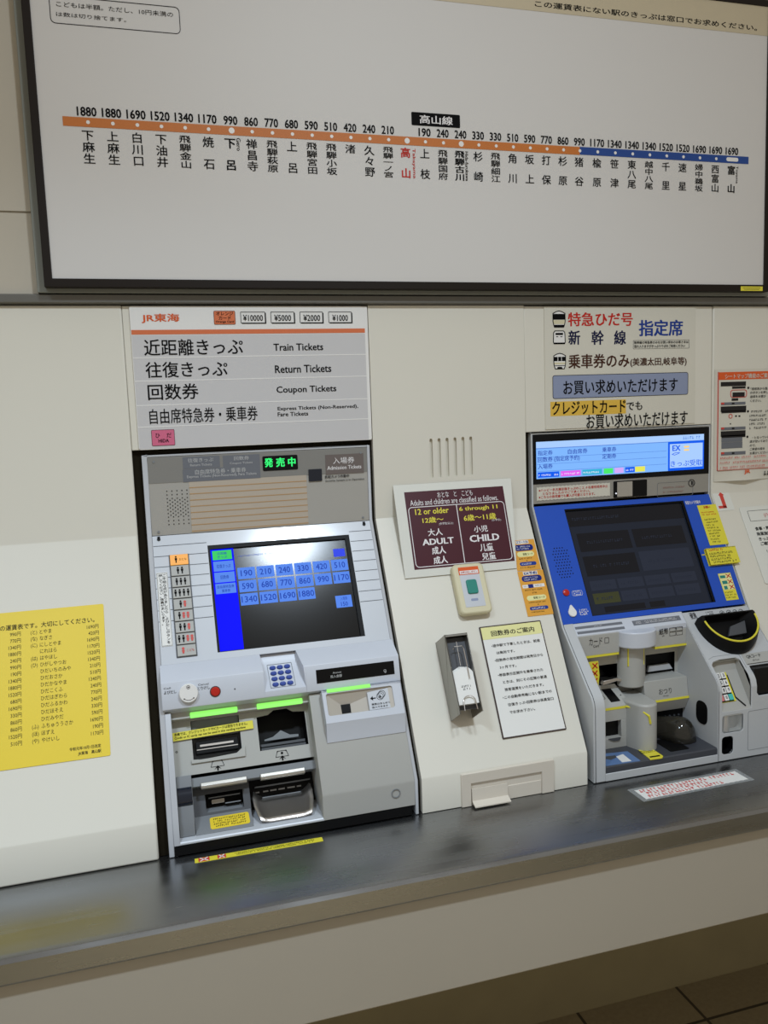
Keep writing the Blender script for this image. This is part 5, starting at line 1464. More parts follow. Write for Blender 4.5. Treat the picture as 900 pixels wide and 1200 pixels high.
# head display
b0, b1, b2, b3 = (0.7866, 0.1473), (1.2254, 0.1504), (1.2285, 0.0468), (0.7904, 0.0496)
hx0, hx1 = X0 + .0035, X1 - .0036
hy1, hy0 = (b0[1] + b1[1]) / 2, (b2[1] + b3[1]) / 2
mb = MB().box(FW, (hx0, hy0), (hx1, 0.1538), -0.02, 0.0006)
hd = part(mb, 'display_bezel', 'm_black', m2, 0.0006)
l0, l1, l2, l3 = (0.7998, 0.1375), (1.2151, 0.1393), (1.2178, 0.0604), (0.7996, 0.0586)
lx0, lx1 = (l0[0] + l3[0]) / 2, (l1[0] + l2[0]) / 2
ly1, ly0 = (l0[1] + l1[1]) / 2, (l2[1] + l3[1]) / 2
part(MB().box(FW, (lx0, ly0), (lx1, ly1), 0.0, 0.0010), 'display_screen', 'lcd_sky', hd)
n = 0.0013
yl = ((0.7996, 0.1231)[1] + (0.9777, 0.125)[1]) / 2
part(MB().box(FW, (lx0, yl + .0009), (lx1, ly1), 0.0008, n - .0001), 'display_header', 'lcd_pale', hd)
mb = MB().box(FW, (lx0, yl - .0007), (lx1, yl + .0009), 0.0008, n)
bx0_ = (1.123, 0.1013)[0]
for yy in ((0.8434, 0.1046)[1], (0.8433, 0.0906)[1], (0.8431, 0.0754)[1]):
    mb.box(FW, (lx0 + .001, yy - .0004), (bx0_ - .004, yy + .0004), 0.0008, n)
part(mb, 'display_rules', 'lcd_rule', hd)
part(MB().box(FW, (bx0_, ly0), (lx1, yl), 0.0008, n + .0001), 'receive_panel', 'lcd_strong', hd)
wx0, wx1 = bx0_ + .0045, lx1 - .0035
part(MB().box(FW, (wx0, ly0 + .0060), (wx1, yl - .0050), 0.001, n + .0004), 'receive_field', 'lcd_pale', hd)
mb = MB()
for s, p, q in (('指定券', (0.8031, 0.1197), (0.838, 0.1091)), ('自由席券', (0.8741, 0.12), (0.9212, 0.1091)), ('乗車券', (0.9573, 0.12), (0.992, 0.1094)),
                ('回数券', (0.8029, 0.1061), (0.8379, 0.0949)), ('(指定席予約)', (0.841, 0.1066), (0.9025, 0.0934)), ('定期券', (0.9572, 0.1055), (0.9919, 0.0945)), ('入場券', (0.8027, 0.0912), (0.8377, 0.0802))):
    mb.text(FW, s, p, q, n + .0002, .012)
part(mb, 'display_lettering', 'lcd_ink', hd, weld=False)
mb = MB()
mb.text(FW, 'EX', (wx0 + .006, yl - .008), (wx0 + .027, yl - .0205), n + .0007, .04)
mb.text(FW, 'きっぷ受取', (wx0 + .0015, ly0 + .0225), (wx1 - .0010, ly0 + .0085), n + .0007, .008)
mb.outline(FW, [(wx0 + .004, yl - .028), (wx0 + .012, yl - .0245), (wx0 + .026, yl - .0235), (wx0 + .024, yl - .0265), (wx0 + .012, yl - .0305)], .0012, n, n + .0007)
part(mb, 'receive_lettering', 'lcd_strong', hd, label='blue lettering of the receive panel', weld=False)
mb = MB(); mb.prism(FW, rr(wx0 + .036, yl - .0145, wx0 + .050, yl - .0105, .002), n, n + .0007); mb.prism(FW, rr(wx0 + .036, yl - .0215, wx0 + .050, yl - .0175, .002), n, n + .0007)
part(mb, 'amber_tags', 'lcd_amber', hd)
tags = [('lcd_strong', 630, 654.2), ('lcd_magenta', 656, 679), ('lcd_cyan', 681, 704), ('lcd_lime', 706, 717), ('lcd_lilac', 719, 729.5), ('lcd_strong', 731.5, 743), ('lcd_lemon', 743.5, 755.5)]
tx0 = (0.8027, 0.0694)[0]; tx1 = (1.0641, 0.0682)[0]
wt = MB()
for m_, a, b in tags:
    xa = tx0 + (tx1 - tx0) * (a - 630) / 125.5; xb = tx0 + (tx1 - tx0) * (b - 630) / 125.5
    part(MB().box(FW, (xa, ly0 + .0025), (xb, ly0 + .0140), 0.0008, n), 'service_tag', m_, hd)
    if m_ in ('lcd_strong', 'lcd_magenta', 'lcd_cyan'): dashes(wt, FW, (xa + .002, ly0 + .0055), (xb - .002, ly0 + .0100), 1, n + .0003, .8, int(a), .8, 0)
part(wt, 'tag_print', 'lcd_white', hd)
mb = MB(); dashes(mb, FW, (1.1614, 0.1358), (1.2107, 0.1279), 1, n + .0003, .8, 5, .8, 0)
part(mb, 'header_print', 'lcd_rule', hd)
# strip below the display
sy1, sy0 = hy0, ((0.7917, 0.0078)[1] + (1.2281, 0.0049)[1]) / 2
mb = MB().box(FW, (hx0, sy0), (hx1, sy1), -0.02, -0.0006)
sp = part(mb, 'sensor_strip', 'm_beige', m2)
sp.data.materials[0] = mat('m_strip', (150, 146, 138), 0.45)
c0, c1, c2, c3 = (0.7997, 0.0427), (0.9738, 0.0412), (0.9794, 0.0107), (0.8005, 0.0146)
zx0, zx1, zy1, zy0 = (c0[0] + c3[0]) / 2, (c1[0] + c2[0]) / 2, (c0[1] + c1[1]) / 2, (c2[1] + c3[1]) / 2
edge = []
for i in range(41): edge.append((zx0 + (zx1 - zx0) * i / 40, zy0 + .0011 * (i % 2)))
for i in range(41): edge.append((zx1 - (zx1 - zx0) * i / 40, zy1 - .0011 * (i % 2)))
stk = part(MB().prism(FW, edge, -0.001, 0.0004), 'notice_sticker', 'poster_white', m2, label='pale sticker with red lettering and a zigzag edge')
mb = MB(); hh = zy1 - zy0; P = lambda u, v: (zx0 + (zx1 - zx0) * u, zy1 - hh * v)
mb.text(FW, '※ハッピー名古屋往復きっぷのこ２,４名様用発売中止', P(.025, .14), P(.97, .36), .0007, .02)
mb.text(FW, 'となりましたのでご了承ください。', P(.08, .40), P(.72, .60), .0007, .02)
mb.text(FW, '※こちらの券売機でも購入が可能となります。', P(.025, .64), P(.79, .86), .0007, .02)
part(mb, 'sticker_print', 'ink_red', stk, weld=False)
c0, c2 = (0.9858, 0.0439), (1.0696, 0.0083)
mb = MB().prism(FW, rr(c0[0], c2[1] - .001, c2[0], c0[1], .002), -0.002, 0.0012)
cm = part(mb, 'camera_unit', 'm_black', m2, 0.0006)
mb = MB().box(FW, (c0[0] + .008, c2[1] + .001), ((c0[0] + c2[0]) / 2 + .004, c0[1] - .002), 0.001, 0.0022)
part(mb, 'mirror', 'steel_bar', cm)
mb = MB().cyl(FW, (c0[0] + .005, c2[1] + .009), .0016, .001, .0030, 10)
part(mb, 'lamp', 'lcd_white', cm)
mb = MB()
k_ = (1.1859, 0.0289); mb.outline(FW, circle(k_[0], k_[1], .0085, 20), .0012, -.001, .0006); mb.box(FW, (k_[0] - .001, k_[1] - .0045), (k_[0] + .001, k_[1] + .0045), -.001, .0006); mb.box(FW, (k_[0] + .0025, k_[1] - .004), (k_[0] + .004, k_[1] + .004), -.001, .0006)
part(mb, 'round_mark', 'ink_soft', m2)
mb = MB(); a, b = (1.0969, 0.034), (1.1895, 0.0015)
mb.outline(FW, rr(a[0], b[1], b[0], a[1], .004), .0004, -.001, .0002)
part(mb, 'sticker_residue', 'm_mid', m2)
mb = MB(); dashes(mb, FW, (1.1112, 0.0274), (1.1692, 0.0076), 2, .0004, .35, 91, .9, .2)
part(mb, 'residue_print', 'key_pink', m2).data.materials[0] = mat('faded_red', (158, 120, 112), 0.5)
# blue panel with the screen
s0, s1, s2, s3 = (0.8599, -0.0098), (1.1587, -0.0111), (1.1626, -0.2496), (0.8637, -0.2485)
px0, px1 = (s0[0] + s3[0]) / 2, (s1[0] + s2[0]) / 2
py1, py0 = (s0[1] + s1[1]) / 2, (s2[1] + s3[1]) / 2
mb = MB().plate(FS, rr(X0 + .0040, -0.2600, X1 - .0032, 0.0005, .001), [rr(px0, py0, px1, py1, .0005)], -0.02, 0.0004)
bp = part(mb, 'blue_panel', 'blue_panel', m2, 0.0)
mb = MB().plate(FS, rr(px0, py0, px1, py1, 0), [rr(px0 + .0022, py0 + .0010, px1 - .0055, py1 - .0030, 0)], -0.012, -0.0010)
part(mb, 'screen_bezel', 'm_black', m2)
sg = part(MB().box(FS, (px0 + .002, py0 + .001), (px1 - .005, py1 - .003), -0.011, -0.0055), 'touch_screen', 'dim_glass', m2, label='switched-down dark touch screen')
z_ = -0.0052
def sq(a, b, c, d):
    return [a, b, c, d]
w_, h_ = px1 - px0, py1 - py0
# dim keys on the screen, laid out in the screen's own grid
P = lambda u, v: (px0 + w_ * u, py1 - h_ * v)
dkl = []; ds = MB(); do = MB(); dt = MB()
def dkb(a, b):
    dkl.append(MB().box(FS, a, b, -0.0056, z_))
dkb(P(.02, .02), P(.975, .165))
for u0, u1, v0, v1 in ((.055, .475, .235, .410), (.505, .93, .235, .410), (.055, .475, .455, .640)):
    dkb(P(u0, v0), P(u1, v1))
ds.box(FS, P(.505, .455), P(.93, .640), -0.0056, z_)
for u0 in (.055, .275, .495, .715):
    ds.box(FS, P(u0, .685), P(u0 + .205, .775), -0.0056, z_)
    if u0 > .06: ds.box(FS, P(u0, .800), P(u0 + .205, .895), -0.0056, z_)
do.box(FS, P(.055, .800), P(.26, .895), -0.0056, z_)
dkb(P(.12, .925), P(.44, .975)); dkb(P(.48, .925), P(.60, .975))
for k_, (u0, u1, v) in enumerate(((.05, .45, .095), (.12, .42, .325), (.57, .85, .325), (.12, .42, .55), (.57, .80, .55), (.08, .24, .73), (.30, .45, .73), (.52, .68, .73), (.74, .90, .73), (.08, .22, .85), (.30, .45, .85), (.52, .68, .85), (.74, .90, .85))):
    dashes(dt, FS, P(u0, v - .018), P(u1, v + .018), 1, z_ + .0003, .7, 100 + k_, .8, 0)
for m_ in dkl: part(m_, 'dark_key', 'dim_dark', sg)
part(ds, 'slate_keys', 'dim_slate', sg); part(do, 'olive_key', 'dim_olive', sg); part(dt, 'key_print', 'dim_slate', sg)
# speaker, buttons and marks on the blue panel
mb = MB()
g0, g1 = (0.8096, -0.0965), (0.8408, -0.0953); g2, g3 = (0.8141, -0.1612), (0.8348, -0.1613)
for r in range(11):
    for c in range(6):
        if (r in (0, 10)) and c in (0, 5): continue
        u = c + (.5 if r % 2 else 0) - .25
        mb.cyl(FS, (g0[0] + (g1[0] - g0[0]) * u / 5 + .001, g0[1] + (g2[1] - g0[1]) * r / 10), .00135, -.001, .0008, 8)
part(mb, 'speaker_holes', 'm_black', bp)
c = (0.816, -0.1942)
mb = MB().loft([[FS @ Vector((c[0] + r_ * math.cos(a), c[1] + r_ * math.sin(a), zz)) for a in [2 * math.pi * j / 20 for j in range(20)]] for r_, zz in ((.0072, 0), (.0070, .003), (.0050, .0042))])
part(mb, 'cancel_button', 'red_button', m2, label='round red button left of the dark screen')
c = (0.8185, -0.2352)
pts = []
for j in range(32):
    a = 2 * math.pi * j / 32
    x, y = .0092 * math.cos(a), .0092 * math.sin(a)
    if 0 < a < math.pi:
        y = .0092 * math.sin(a) * (1 + .75 * math.sin(a) ** 3); x *= (1 - .25 * math.sin(a) ** 2)
    pts.append((c[0] + x, c[1] - .002 + y))
mb = MB().prism(FS, pts, 0.0, .0045)
part(mb, 'drop_button', 'sign_white', m2, 0.0012, label='white drop shaped call button')
mb = MB(); mb.text(FS, 'とりけし', (0.8325, -0.1914), (0.8504, -0.1978), .0008, .01); mb.text(FS, 'Cancel', (0.8328, -0.1975), (0.8489, -0.2032), .0008, 0)
mb.text(FS, 'よびだし', (0.8342, -0.2314), (0.8565, -0.2392), .0008, .01); mb.text(FS, 'Call', (0.835, -0.2388), (0.851, -0.2448), .0008, 0)
mb.text(FS, '防犯カメラ作動中', (1.1638, -0.0125), (1.2025, -0.0209), .0008, .015)
mb.outline(FS, rr(*(0.8294, -0.2027), *(0.8532, -0.1921), .003), .0005, 0, .0006)
part(mb, 'panel_print', 'ink_white', bp, weld=False)
# yellow stickers on the right of the blue panel
def sticker(name, a, b, mt, label, n1=.0010):
    return part(MB().prism(FS, rr(a[0], b[1], b[0], a[1], .0006), 0.0, n1), name, mt, m2, label=label)
q0, q1, q2, q3 = (1.1907, -0.0249), (1.2403, -0.0252), (1.2402, -0.1225), (1.1912, -0.1208)
q_a = ((q0[0] + q3[0]) / 2, (q0[1] + q1[1]) / 2); q_b = ((q1[0] + q2[0]) / 2, (q2[1] + q3[1]) / 2)
k = sticker('tall_sticker', q_a, q_b, 'sticker_yellow', 'tall yellow sticker right of the dark screen')
P = lambda u, v: (q_a[0] + (q_b[0] - q_a[0]) * u, q_a[1] + (q_b[1] - q_a[1]) * v)
r_ = MB(); k_ = MB()
r_.text(FS, 'お願い', P(.30, .03), P(.66, .09), .0013, .03); dashes(r_, FS, P(.1, .16), P(.9, .27), 2, .0013, .55, 111, .8, .1)
dashes(k_, FS, P(.14, .33), P(.9, .96), 9, .0013, .5, 112, .8, .3)
part(r_, 'red_print', 'ink_red', k, weld=False); part(k_, 'black_print', 'ink_soft', k)
q0, q1, q2, q3 = (1.1716, -0.1308), (1.2487, -0.1297), (1.2463, -0.17), (1.1711, -0.167)
q_a = ((q0[0] + q3[0]) / 2, (q0[1] + q1[1]) / 2); q_b = ((q1[0] + q2[0]) / 2, (q2[1] + q3[1]) / 2)
mb = MB()
for z0, z1, o in ((.0004, .0012, .0), (.0045, .0053, -.001), (.0082, .0090, .0)):
    mb.prism(FS, rr(q_a[0] + abs(o), q_b[1] - o, q_b[0] + o, q_a[1], .0006), z0, z1)
mb.box(FS, (q_a[0], q_a[1] - .002), (q_b[0], q_a[1]), .0004, .0090)
mb.box(FS, (q_a[0] - .009, q_a[1] - .0125), (q_a[0] + .004, q_a[1] - .0105), .0004, .0012)
k = part(mb, 'hanging_tag', 'sticker_yellow', m2, label='yellow folded tag sticking out over the machine edge')
P = lambda u, v: (q_a[0] + (q_b[0] - q_a[0]) * u, q_a[1] + (q_b[1] - q_a[1]) * v)
r_ = MB(); k_ = MB()
dashes(r_, FS, P(.08, .05), P(.6, .20), 1, .0094, .7, 121, .8, 0); dashes(k_, FS, P(.06, .24), P(.95, .95), 4, .0094, .65, 122, .8, .2)
part(r_, 'red_print', 'ink_red', k); part(k_, 'black_print', 'ink_soft', k)
q0, q1, q2, q3 = (1.1874, -0.1875), (1.2199, -0.1875), (1.2178, -0.2496), (1.187, -0.2482)
q_a = ((q0[0] + q3[0]) / 2, (q0[1] + q1[1]) / 2); q_b = ((q1[0] + q2[0]) / 2, (q2[1] + q3[1]) / 2)
k = sticker('card_sticker', q_a, q_b, 'sticker_yellow', 'small sticker with crossed out cards below the yellow tag')
P = lambda u, v: (q_a[0] + (q_b[0] - q_a[0]) * u, q_a[1] + (q_b[1] - q_a[1]) * v)
part(MB().box(FS, P(.04, .02), P(.96, .62), .0008, .0012), 'pale_field', 'pale_yellow', k)
part(MB().box(FS, P(.08, .08), P(.5, .18), .0010, .0015).box(FS, P(.12, .28), P(.52, .40), .0010, .0015).box(FS, P(.14, .47), P(.40, .60), .0010, .0015), 'card_pictures', 'teal', k)
mb = MB()
for v in (.12, .33, .53):
    mb.line(FS, [P(.6, v - .07), P(.92, v + .06)], .0018, .0010, .0016); mb.line(FS, [P(.92, v - .07), P(.6, v + .06)], .0018, .0010, .0016)
part(mb, 'red_crosses', 'ink_red', k)
mb = MB(); dashes(mb, FS, P(.06, .66), P(.95, .95), 3, .0013, .5, 131, .8, .2)
part(mb, 'sticker_print', 'ink_soft', k)

# ---- grey lower body
BR = 1.0690                      # right wall of the bay
# strip under the blue panel
mb = MB().prism(FX, [PS(-0.2606, 0.0), PLL(-0.002), PLL(-0.0245), (-0.1435, 1.030), (-0.06, 1.030), PS(-0.2606, -.05)], 0.8140, BR + .001)
st = part(mb, 'label_ledge', 'm_light', m2, 0.0008)
mb = MB()
for p, q in (((0.816, -0.006), (0.9241, -0.0078)), ((0.8166, -0.0175), (0.9245, -0.0194))):
    yy = (p[1] + q[1]) / 2
    mb.box(FL, (p[0], yy - .0028), (q[0], yy + .0028), -.001, .0005)
p, q = (0.9476, -0.0109), (1.0611, -0.0111)
yy = (p[1] + q[1]) / 2
mb.box(FL, (p[0], yy - .0055), (q[0], yy + .0055), -.001, .0005)
lb = part(mb, 'label_strips', 'm_label', m2)
mb = MB()
p, q = (0.8164, -0.006), (0.9237, -0.0078)
mb.text(FL, '領収書', lerp2(p, q, .38), (lerp2(p, q, .56)[0], lerp2(p, q, .5)[1] - .0012), .0008, .0) 
p2, q2_ = (0.9476, -0.0109), (1.0611, -0.0111); ym = (p2[1] + q2_[1]) / 2
dashes(mb, FL, (p2[0] + .006, ym - .003), (p2[0] + .020, ym + .003), 2, .0008, .6, 141, .8, 0); dashes(mb, FL, (p2[0] + .028, ym - .0036), (q2_[0] - .008, ym + .0036), 2, .0008, .5, 142, .8, .1)
part(mb, 'strip_print', 'ink_white', lb, weld=False)
# back of the bay
mb = MB().prism(FX, [(-0.075, 1.035), (-0.110, 0.90), (-0.110, 0.779), (-0.06, 0.779), (-0.04, 1.035)], 0.8130, BR + .002)
part(mb, 'bay_back', 'm_grey', m2)
# headers over the slots (vertical faces)
def HB(x0, x1, y0, y1, n0, n1, r=0):
    return rr(x0, y0, x1, y1, r)
mb = MB().prism(FX, [(-0.1440, 1.0385), (-0.1440, 0.9955), (-0.120, 0.990), (-0.06, 0.990), (-0.06, 1.0385)], 0.8146, 0.9100)
ch_ = part(mb, 'card_header', 'm_grey', m2, 0.0012)
mb = MB(); mb.text(FH, 'カード', (0.8397, -0.0079), (0.8698, -0.0229), -.0004, .006); mb.text(FH, 'Card', (0.8493, -0.0223), (0.862, -0.0278), -.0004, 0)
a, b = (0.8754, -0.0101), (0.8851, -0.0219); mb.outline(FH, rr(a[0], b[1], b[0], a[1], .001), .0006, -.001, -.0004)
part(mb, 'header_print', 'ink_soft', ch_, weld=False)
mb = MB().prism(FX, [(-0.1445, 1.0300), (-0.1445, 0.9965), (-0.120, 0.990), (-0.06, 0.990), (-0.06, 1.0300)], 0.9915, BR)
bh = part(mb, 'banknote_header', 'm_grey', m2, 0.0012)
mb = MB(); mb.text(FH, '紙幣', (1.0027, -0.0053), (1.0243, -0.0186), .0001, .012); dashes(mb, FH, (1.01, -0.0197), (1.0182, -0.0234), 1, .0001, .8, 150)
a, b = (1.0279, -0.0053), (1.0606, -0.0235)
for j in range(2):
    for i in range(2):
        mb.outline(FH, rr(a[0] + (b[0] - a[0]) * i / 2, a[1] + (b[1] - a[1]) * (j + 1) / 2, a[0] + (b[0] - a[0]) * (i + .92) / 2, a[1] + (b[1] - a[1]) * (j + .1) / 2, .0005), .0005, -.001, .0001)
part(mb, 'header_print', 'ink_soft', bh, weld=False)
# half round hood between the headers
def half(x0, x1, bulge, base, k=16):
    cx_ = (x0 + x1) / 2; rx = (x1 - x0) / 2
    return [(cx_ + rx * math.cos(math.pi * j / k), base - bulge * math.sin(math.pi * j / k)) for j in range(k + 1)]
def zprism(m, pts, z0, z1):
    return m.prism(FZ, pts, z0, z1)
mb = MB(); zprism(mb, half(0.9080, 0.9930, .034, -0.1400) + [(0.9080, -.08), (0.9930, -.08)][::-1] if False else half(0.9080, 0.9930, .034, -0.1400) + [(0.9080, -.08), (0.9930, -.08)], 1.0060, 1.0398)
part(mb, 'round_hood', 'm_light', m2, 0.0025)
mb = MB(); zprism(mb, half(0.9160, 0.9760, .030, -0.1250) + [(0.9160, -.08), (0.9760, -.08)], 0.9180, 1.0070)
part(mb, 'round_pillar', 'm_grey', m2, 0.0025)
# yellow guide lines
yl_ = MB()
yl_.box(FX, (-0.1446, 0.9915), (-0.125, 0.9958), 0.8150, 0.9080) 
yl_.box(FX, (-0.1451, 0.9925), (-0.125, 0.9968), 0.9930, BR)
part(yl_, 'yellow_guide', 'sticker_yellow', m2)
mb = MB()
for x in (0.9270, 0.9630):
    mb.box(FX, (-0.1500, 0.965), (-0.140, 1.004), x - .0011, x + .0011)
part(mb, 'yellow_guide', 'sticker_yellow', m2)
# card slot
mb = MB().box(FH, (0.8146, -0.122), (0.9180, -0.040), -0.05, -0.020)
cp_ = None
cs0, cs1 = (0.8732, -0.0738), (0.9389, -0.1168)
mb = MB().plate(FH, rr(0.8146, -0.126, 0.9170, -0.040, 0), [rr(cs0[0], cs1[1], cs1[0] - .004, cs0[1], .001)], -0.024, -0.020)
part(mb, 'card_panel', 'm_grey', m2)
mb = MB().tray(FH, rr(cs0[0], cs1[1], cs1[0] - .004, cs0[1], .001), -0.021, -0.034)
cs = part(mb, 'card_slot', 'm_black', m2)
cw_ = cs1[0] - .004 - cs0[0]
mb = MB().prism(FH, [(cs0[0] + .002, cs1[1] + .004), (cs0[0] + .004, cs1[1] + .013), (cs0[0] + cw_ * .55, cs1[1] + .0155), (cs1[0] - .006, cs1[1] + .008), (cs1[0] - .006, cs1[1] + .004), (cs0[0] + cw_ * .55, cs1[1] + .009), (cs0[0] + .012, cs1[1] + .005)], -0.033, -0.008)
part(mb, 'card_lip', 'chrome', cs, 0.001)
# banknote slot
ns0, ns1 = (0.9945, -0.0682), (1.0756, -0.1184)
mb = MB().plate(FH, rr(0.9760, -0.125, BR, -0.040, 0), [rr(0.9900, ns1[1], 1.0620, ns0[1], .001)], -0.034, -0.030)
part(mb, 'banknote_panel', 'm_grey', m2)
mb = MB().tray(FH, rr(0.9900, ns1[1], 1.0620, ns0[1], .001), -0.031, -0.040)
nsl = part(mb, 'banknote_slot', 'm_black', m2)
mb = MB().prism(FH, [(0.9975, ns1[1] + .012), (1.0580, ns1[1] + .012), (1.0500, ns1[1] + .024), (1.0000, ns1[1] + .024)], -0.038, -0.032)
part(mb, 'note_plate', 'm_silver', nsl)
# change return box
mb = MB().prism(FX, [(-0.1480, 0.9265), (-0.1560, 0.8810), (-0.1440, 0.8560), (-0.110, 0.8560), (-0.10, 0.9265)], 0.9640, BR - .0005)
ob = part(mb, 'change_box', 'm_grey', m2, 0.0012)
a_, b_ = Vector((0, -0.1560, 0.8810)), Vector((0, -0.1480, 0.9265))
uu = (b_ - a_).normalized(); FCB = Matrix((Vector((1, 0, 0)), uu, Vector((1, 0, 0)).cross(uu))).transposed().to_4x4(); FCB.translation = a_
mb = MB(); mb.text(FCB, 'おつり', (0.9975, .0275), (1.0280, .0155), .0004, .004); mb.text(FCB, 'Change', (1.0060, .0130), (1.0200, .0100), .0004, 0)
part(mb, 'box_print', 'ink_soft', ob, weld=False)
mb = MB().box(FCB, (0.9660, .0006), (BR - .001, .0052), -.001, .0008)
part(mb, 'yellow_guide', 'sticker_yellow', m2)
mb = MB().box(FX, (-0.1340, 0.8270), (-0.100, 0.8570), 0.9640, BR)
part(mb, 'change_slot', 'm_black', m2)
mb = MB()
for k_ in range(9):
    mb.cyl(FH, (0.972 + k_ * .0108, -0.201), .0022, -.012, -.0098, 10)
part(mb, 'slot_studs', 'm_dark', m2)
mb = MB().box(FX, (-0.1380, 0.7850), (-0.100, 0.8275), 0.9640, BR)
part(mb, 'lower_panel', 'm_grey', m2, 0.001)
# ticket outlet box: sloped top, front and round rib
fy = -0.172
mb = MB().prism(FX, [(-0.120, 0.9150), (fy + .004, 0.8970), (fy, 0.8930), (fy, 0.8630), (-0.10, 0.8630), (-0.10, 0.9150)], 0.8146, 0.9180)
mb.box(FX, (fy, 0.7860), (-0.10, 0.8280), 0.8146, 0.9180)
tk0, tk1 = 0.8560, 0.8960
mb.box(FX, (fy, 0.8275), (-0.10, 0.8635), 0.8146, tk0); mb.box(FX, (fy, 0.8275), (-0.10, 0.8635), tk1, 0.9180)
tk = part(mb, 'ticket_box', 'm_grey', m2, 0.001)
mb = MB().box(FX, (fy + .012, 0.8275), (-0.10, 0.8635), tk0, tk1)
tko = part(mb, 'ticket_outlet', 'm_black', m2)
mb = MB().prism(FH, [(tk0 + .010, -.2125), (tk1 - .002, -.2125), (tk1 - .005, -.2185), (tk0 + .022, -.2185)], fy * -1 - .145 - .006, fy * -1 - .145 + .0025)
part(mb, 'outlet_tongue', 'm_dark', tko)
rib = [(0.9060, fy + .004)]
for j in range(13):
    a = math.radians(200 + 160 * j / 12)
    rib.append((0.9390 + .0250 * math.cos(a), -0.186 + .026 * math.sin(a)))
rib += [(0.9640, -.12), (0.9060, -.12)]
mb = MB(); zprism(mb, rib, 0.7860, 0.9020)
part(mb, 'round_rib', 'm_grey', m2, 0.004)
a_, b_ = Vector((0, fy + .004, 0.8970)), Vector((0, -0.120, 0.9150))
uu = (b_ - a_).normalized(); FTB = Matrix((Vector((1, 0, 0)), uu, Vector((1, 0, 0)).cross(uu))).transposed().to_4x4(); FTB.translation = a_
tl_ = (b_ - a_).length
mb = MB(); mb.text(FTB, 'きっぷ', (0.8340, tl_ * .90), (0.8590, tl_ * .50), .0005, .004); mb.outline(FTB, rr(0.8640, tl_ * .35, 0.8730, tl_ * .92, .001), .0006, -.001, .0005); mb.cyl(FTB, (0.9105, tl_ * .45), .0014, -.001, .0005, 8)
part(mb, 'box_print', 'ink_soft', tk, weld=False)
mb = MB().prism(FTB, rr(0.8790, tl_ * .12, 0.9000, tl_ * .95, .001), -.001, .0012)
part(mb, 'reader_window', 'm_gloss_black', m2)
mb = MB()
mb.box(FX, (fy - .0006, 0.8872), (fy + .003, 0.8922), 0.8160, 0.9060)
pts3 = [Vector((0.9060 + .0012, fy - .0005, 0.8905)), Vector((0.918, -0.188, 0.8900)), Vector((0.926, -0.2065, 0.8870)), Vector((0.934, -0.2120, 0.880)), Vector((0.937, -0.2122, 0.864))]
mb.tube(pts3, .0025, 6)
part(mb, 'yellow_guide', 'sticker_yellow', m2)
# crossed out card sticker on the cheek of the bay
x0, x1 = 0.8270, 0.8600
mb = MB().prism(FH, [(x0, -.055), (x1 - .003, -.055), (x1, -.085), (x1 - .004, -.116), (x1 - .008, -.122), (x0, -.122)], .004, .0048)
k = part(mb, 'cross_sticker', 'sticker_yellow', m2, label='yellow sticker with three red crosses beside the card slot')
mb = MB()
for v in (-.064, -.080, -.096):
    xx = x1 - .0105
    mb.line(FH, [(xx - .005, v - .005), (xx + .005, v + .005)], .0024, .0046, .0054); mb.line(FH, [(xx - .005, v + .005), (xx + .005, v - .005)], .0024, .0046, .0054)
part(mb, 'red_crosses', 'ink_red', k)
# dark tray of the bay
mb = MB().prism(FX, [(-0.2465, 0.7830), (-0.2465, 0.8045), (-0.2440, 0.8065), (-0.105, 0.8065), (-0.105, 0.7830)], 0.8146, BR)
ty = part(mb, 'bay_tray', 'm_dark', m2)
ty.data.materials[0] = mat('m_tray', (62, 64, 70), 0.4, noise=0.02)
mb = MB().prism(FX, [(-0.2480, 0.7780), (-0.2480, 0.7925), (-0.2470, 0.7932), (-0.2440, 0.7925), (-0.2440, 0.7780)], 0.8140, BR + .001)
part(mb, 'front_rim', 'm_pale', m2, 0.0006)
a_, b_ = Vector((0, 0.0, 0.8065)), Vector((0, 1.0, 0.8065))
uu = (b_ - a_).normalized(); FTY = Matrix((Vector((1, 0, 0)), uu, Vector((1, 0, 0)).cross(uu))).transposed().to_4x4(); FTY.translation = a_
mb = MB().prism(FTY, [(0.8444, -0.1915), (0.8937, -0.1979), (0.8924, -0.2449), (0.8159, -0.243)], -.001, .0008)
k = part(mb, 'blue_sticker', 'slate_blue', m2, label='blue picture sticker on the dark tray'); k.data.materials[0] = mat('sticker_blue', (92, 122, 168), 0.4)
part(MB().prism(FTY, [(0.8584, -0.2132), (0.8774, -0.2073), (0.875, -0.2412), (0.855, -0.2399)], .0006, .0012), 'white_hand', 'sign_white', k)
part(MB().prism(FTY, [(0.8374, -0.2052), (0.8601, -0.2073), (0.8569, -0.217), (0.8415, -0.222), (0.8329, -0.2143)], .0006, .0012), 'dark_figure', 'm_dark', k)
mb = MB().prism(FTY, [(0.9183, -0.1906), (0.9462, -0.1917), (0.9453, -0.2431), (0.9392, -0.2486), (0.9133, -0.2469)], -.001, .0010)
k = part(mb, 'tray_sticker', 'sticker_yellow', m2, label='yellow warning sticker on the dark tray')
mb = MB(); dashes(mb, FTY, (0.9116, -0.2205), (0.9447, -0.2063), 3, .0014, .5, 161, .8, .1); mb.prism(FTY, [(0.9173, -0.2411), (0.9399, -0.2419), (0.9405, -0.2369), (0.9185, -0.2363)], .0008, .0014)
part(mb, 'sticker_print', 'ink', k)
mb = MB().tray(FTY, rr(0.9720, -.2300, 1.0160, -.1700, .003), .0004, -.0022)
mb2 = MB().box(FTY, (0.9720, -.2300), (1.0160, -.1700), -.001, .0008, .003)
mb.bm.free()
part(mb2, 'tray_recess', 'm_black', m2, 0.0)
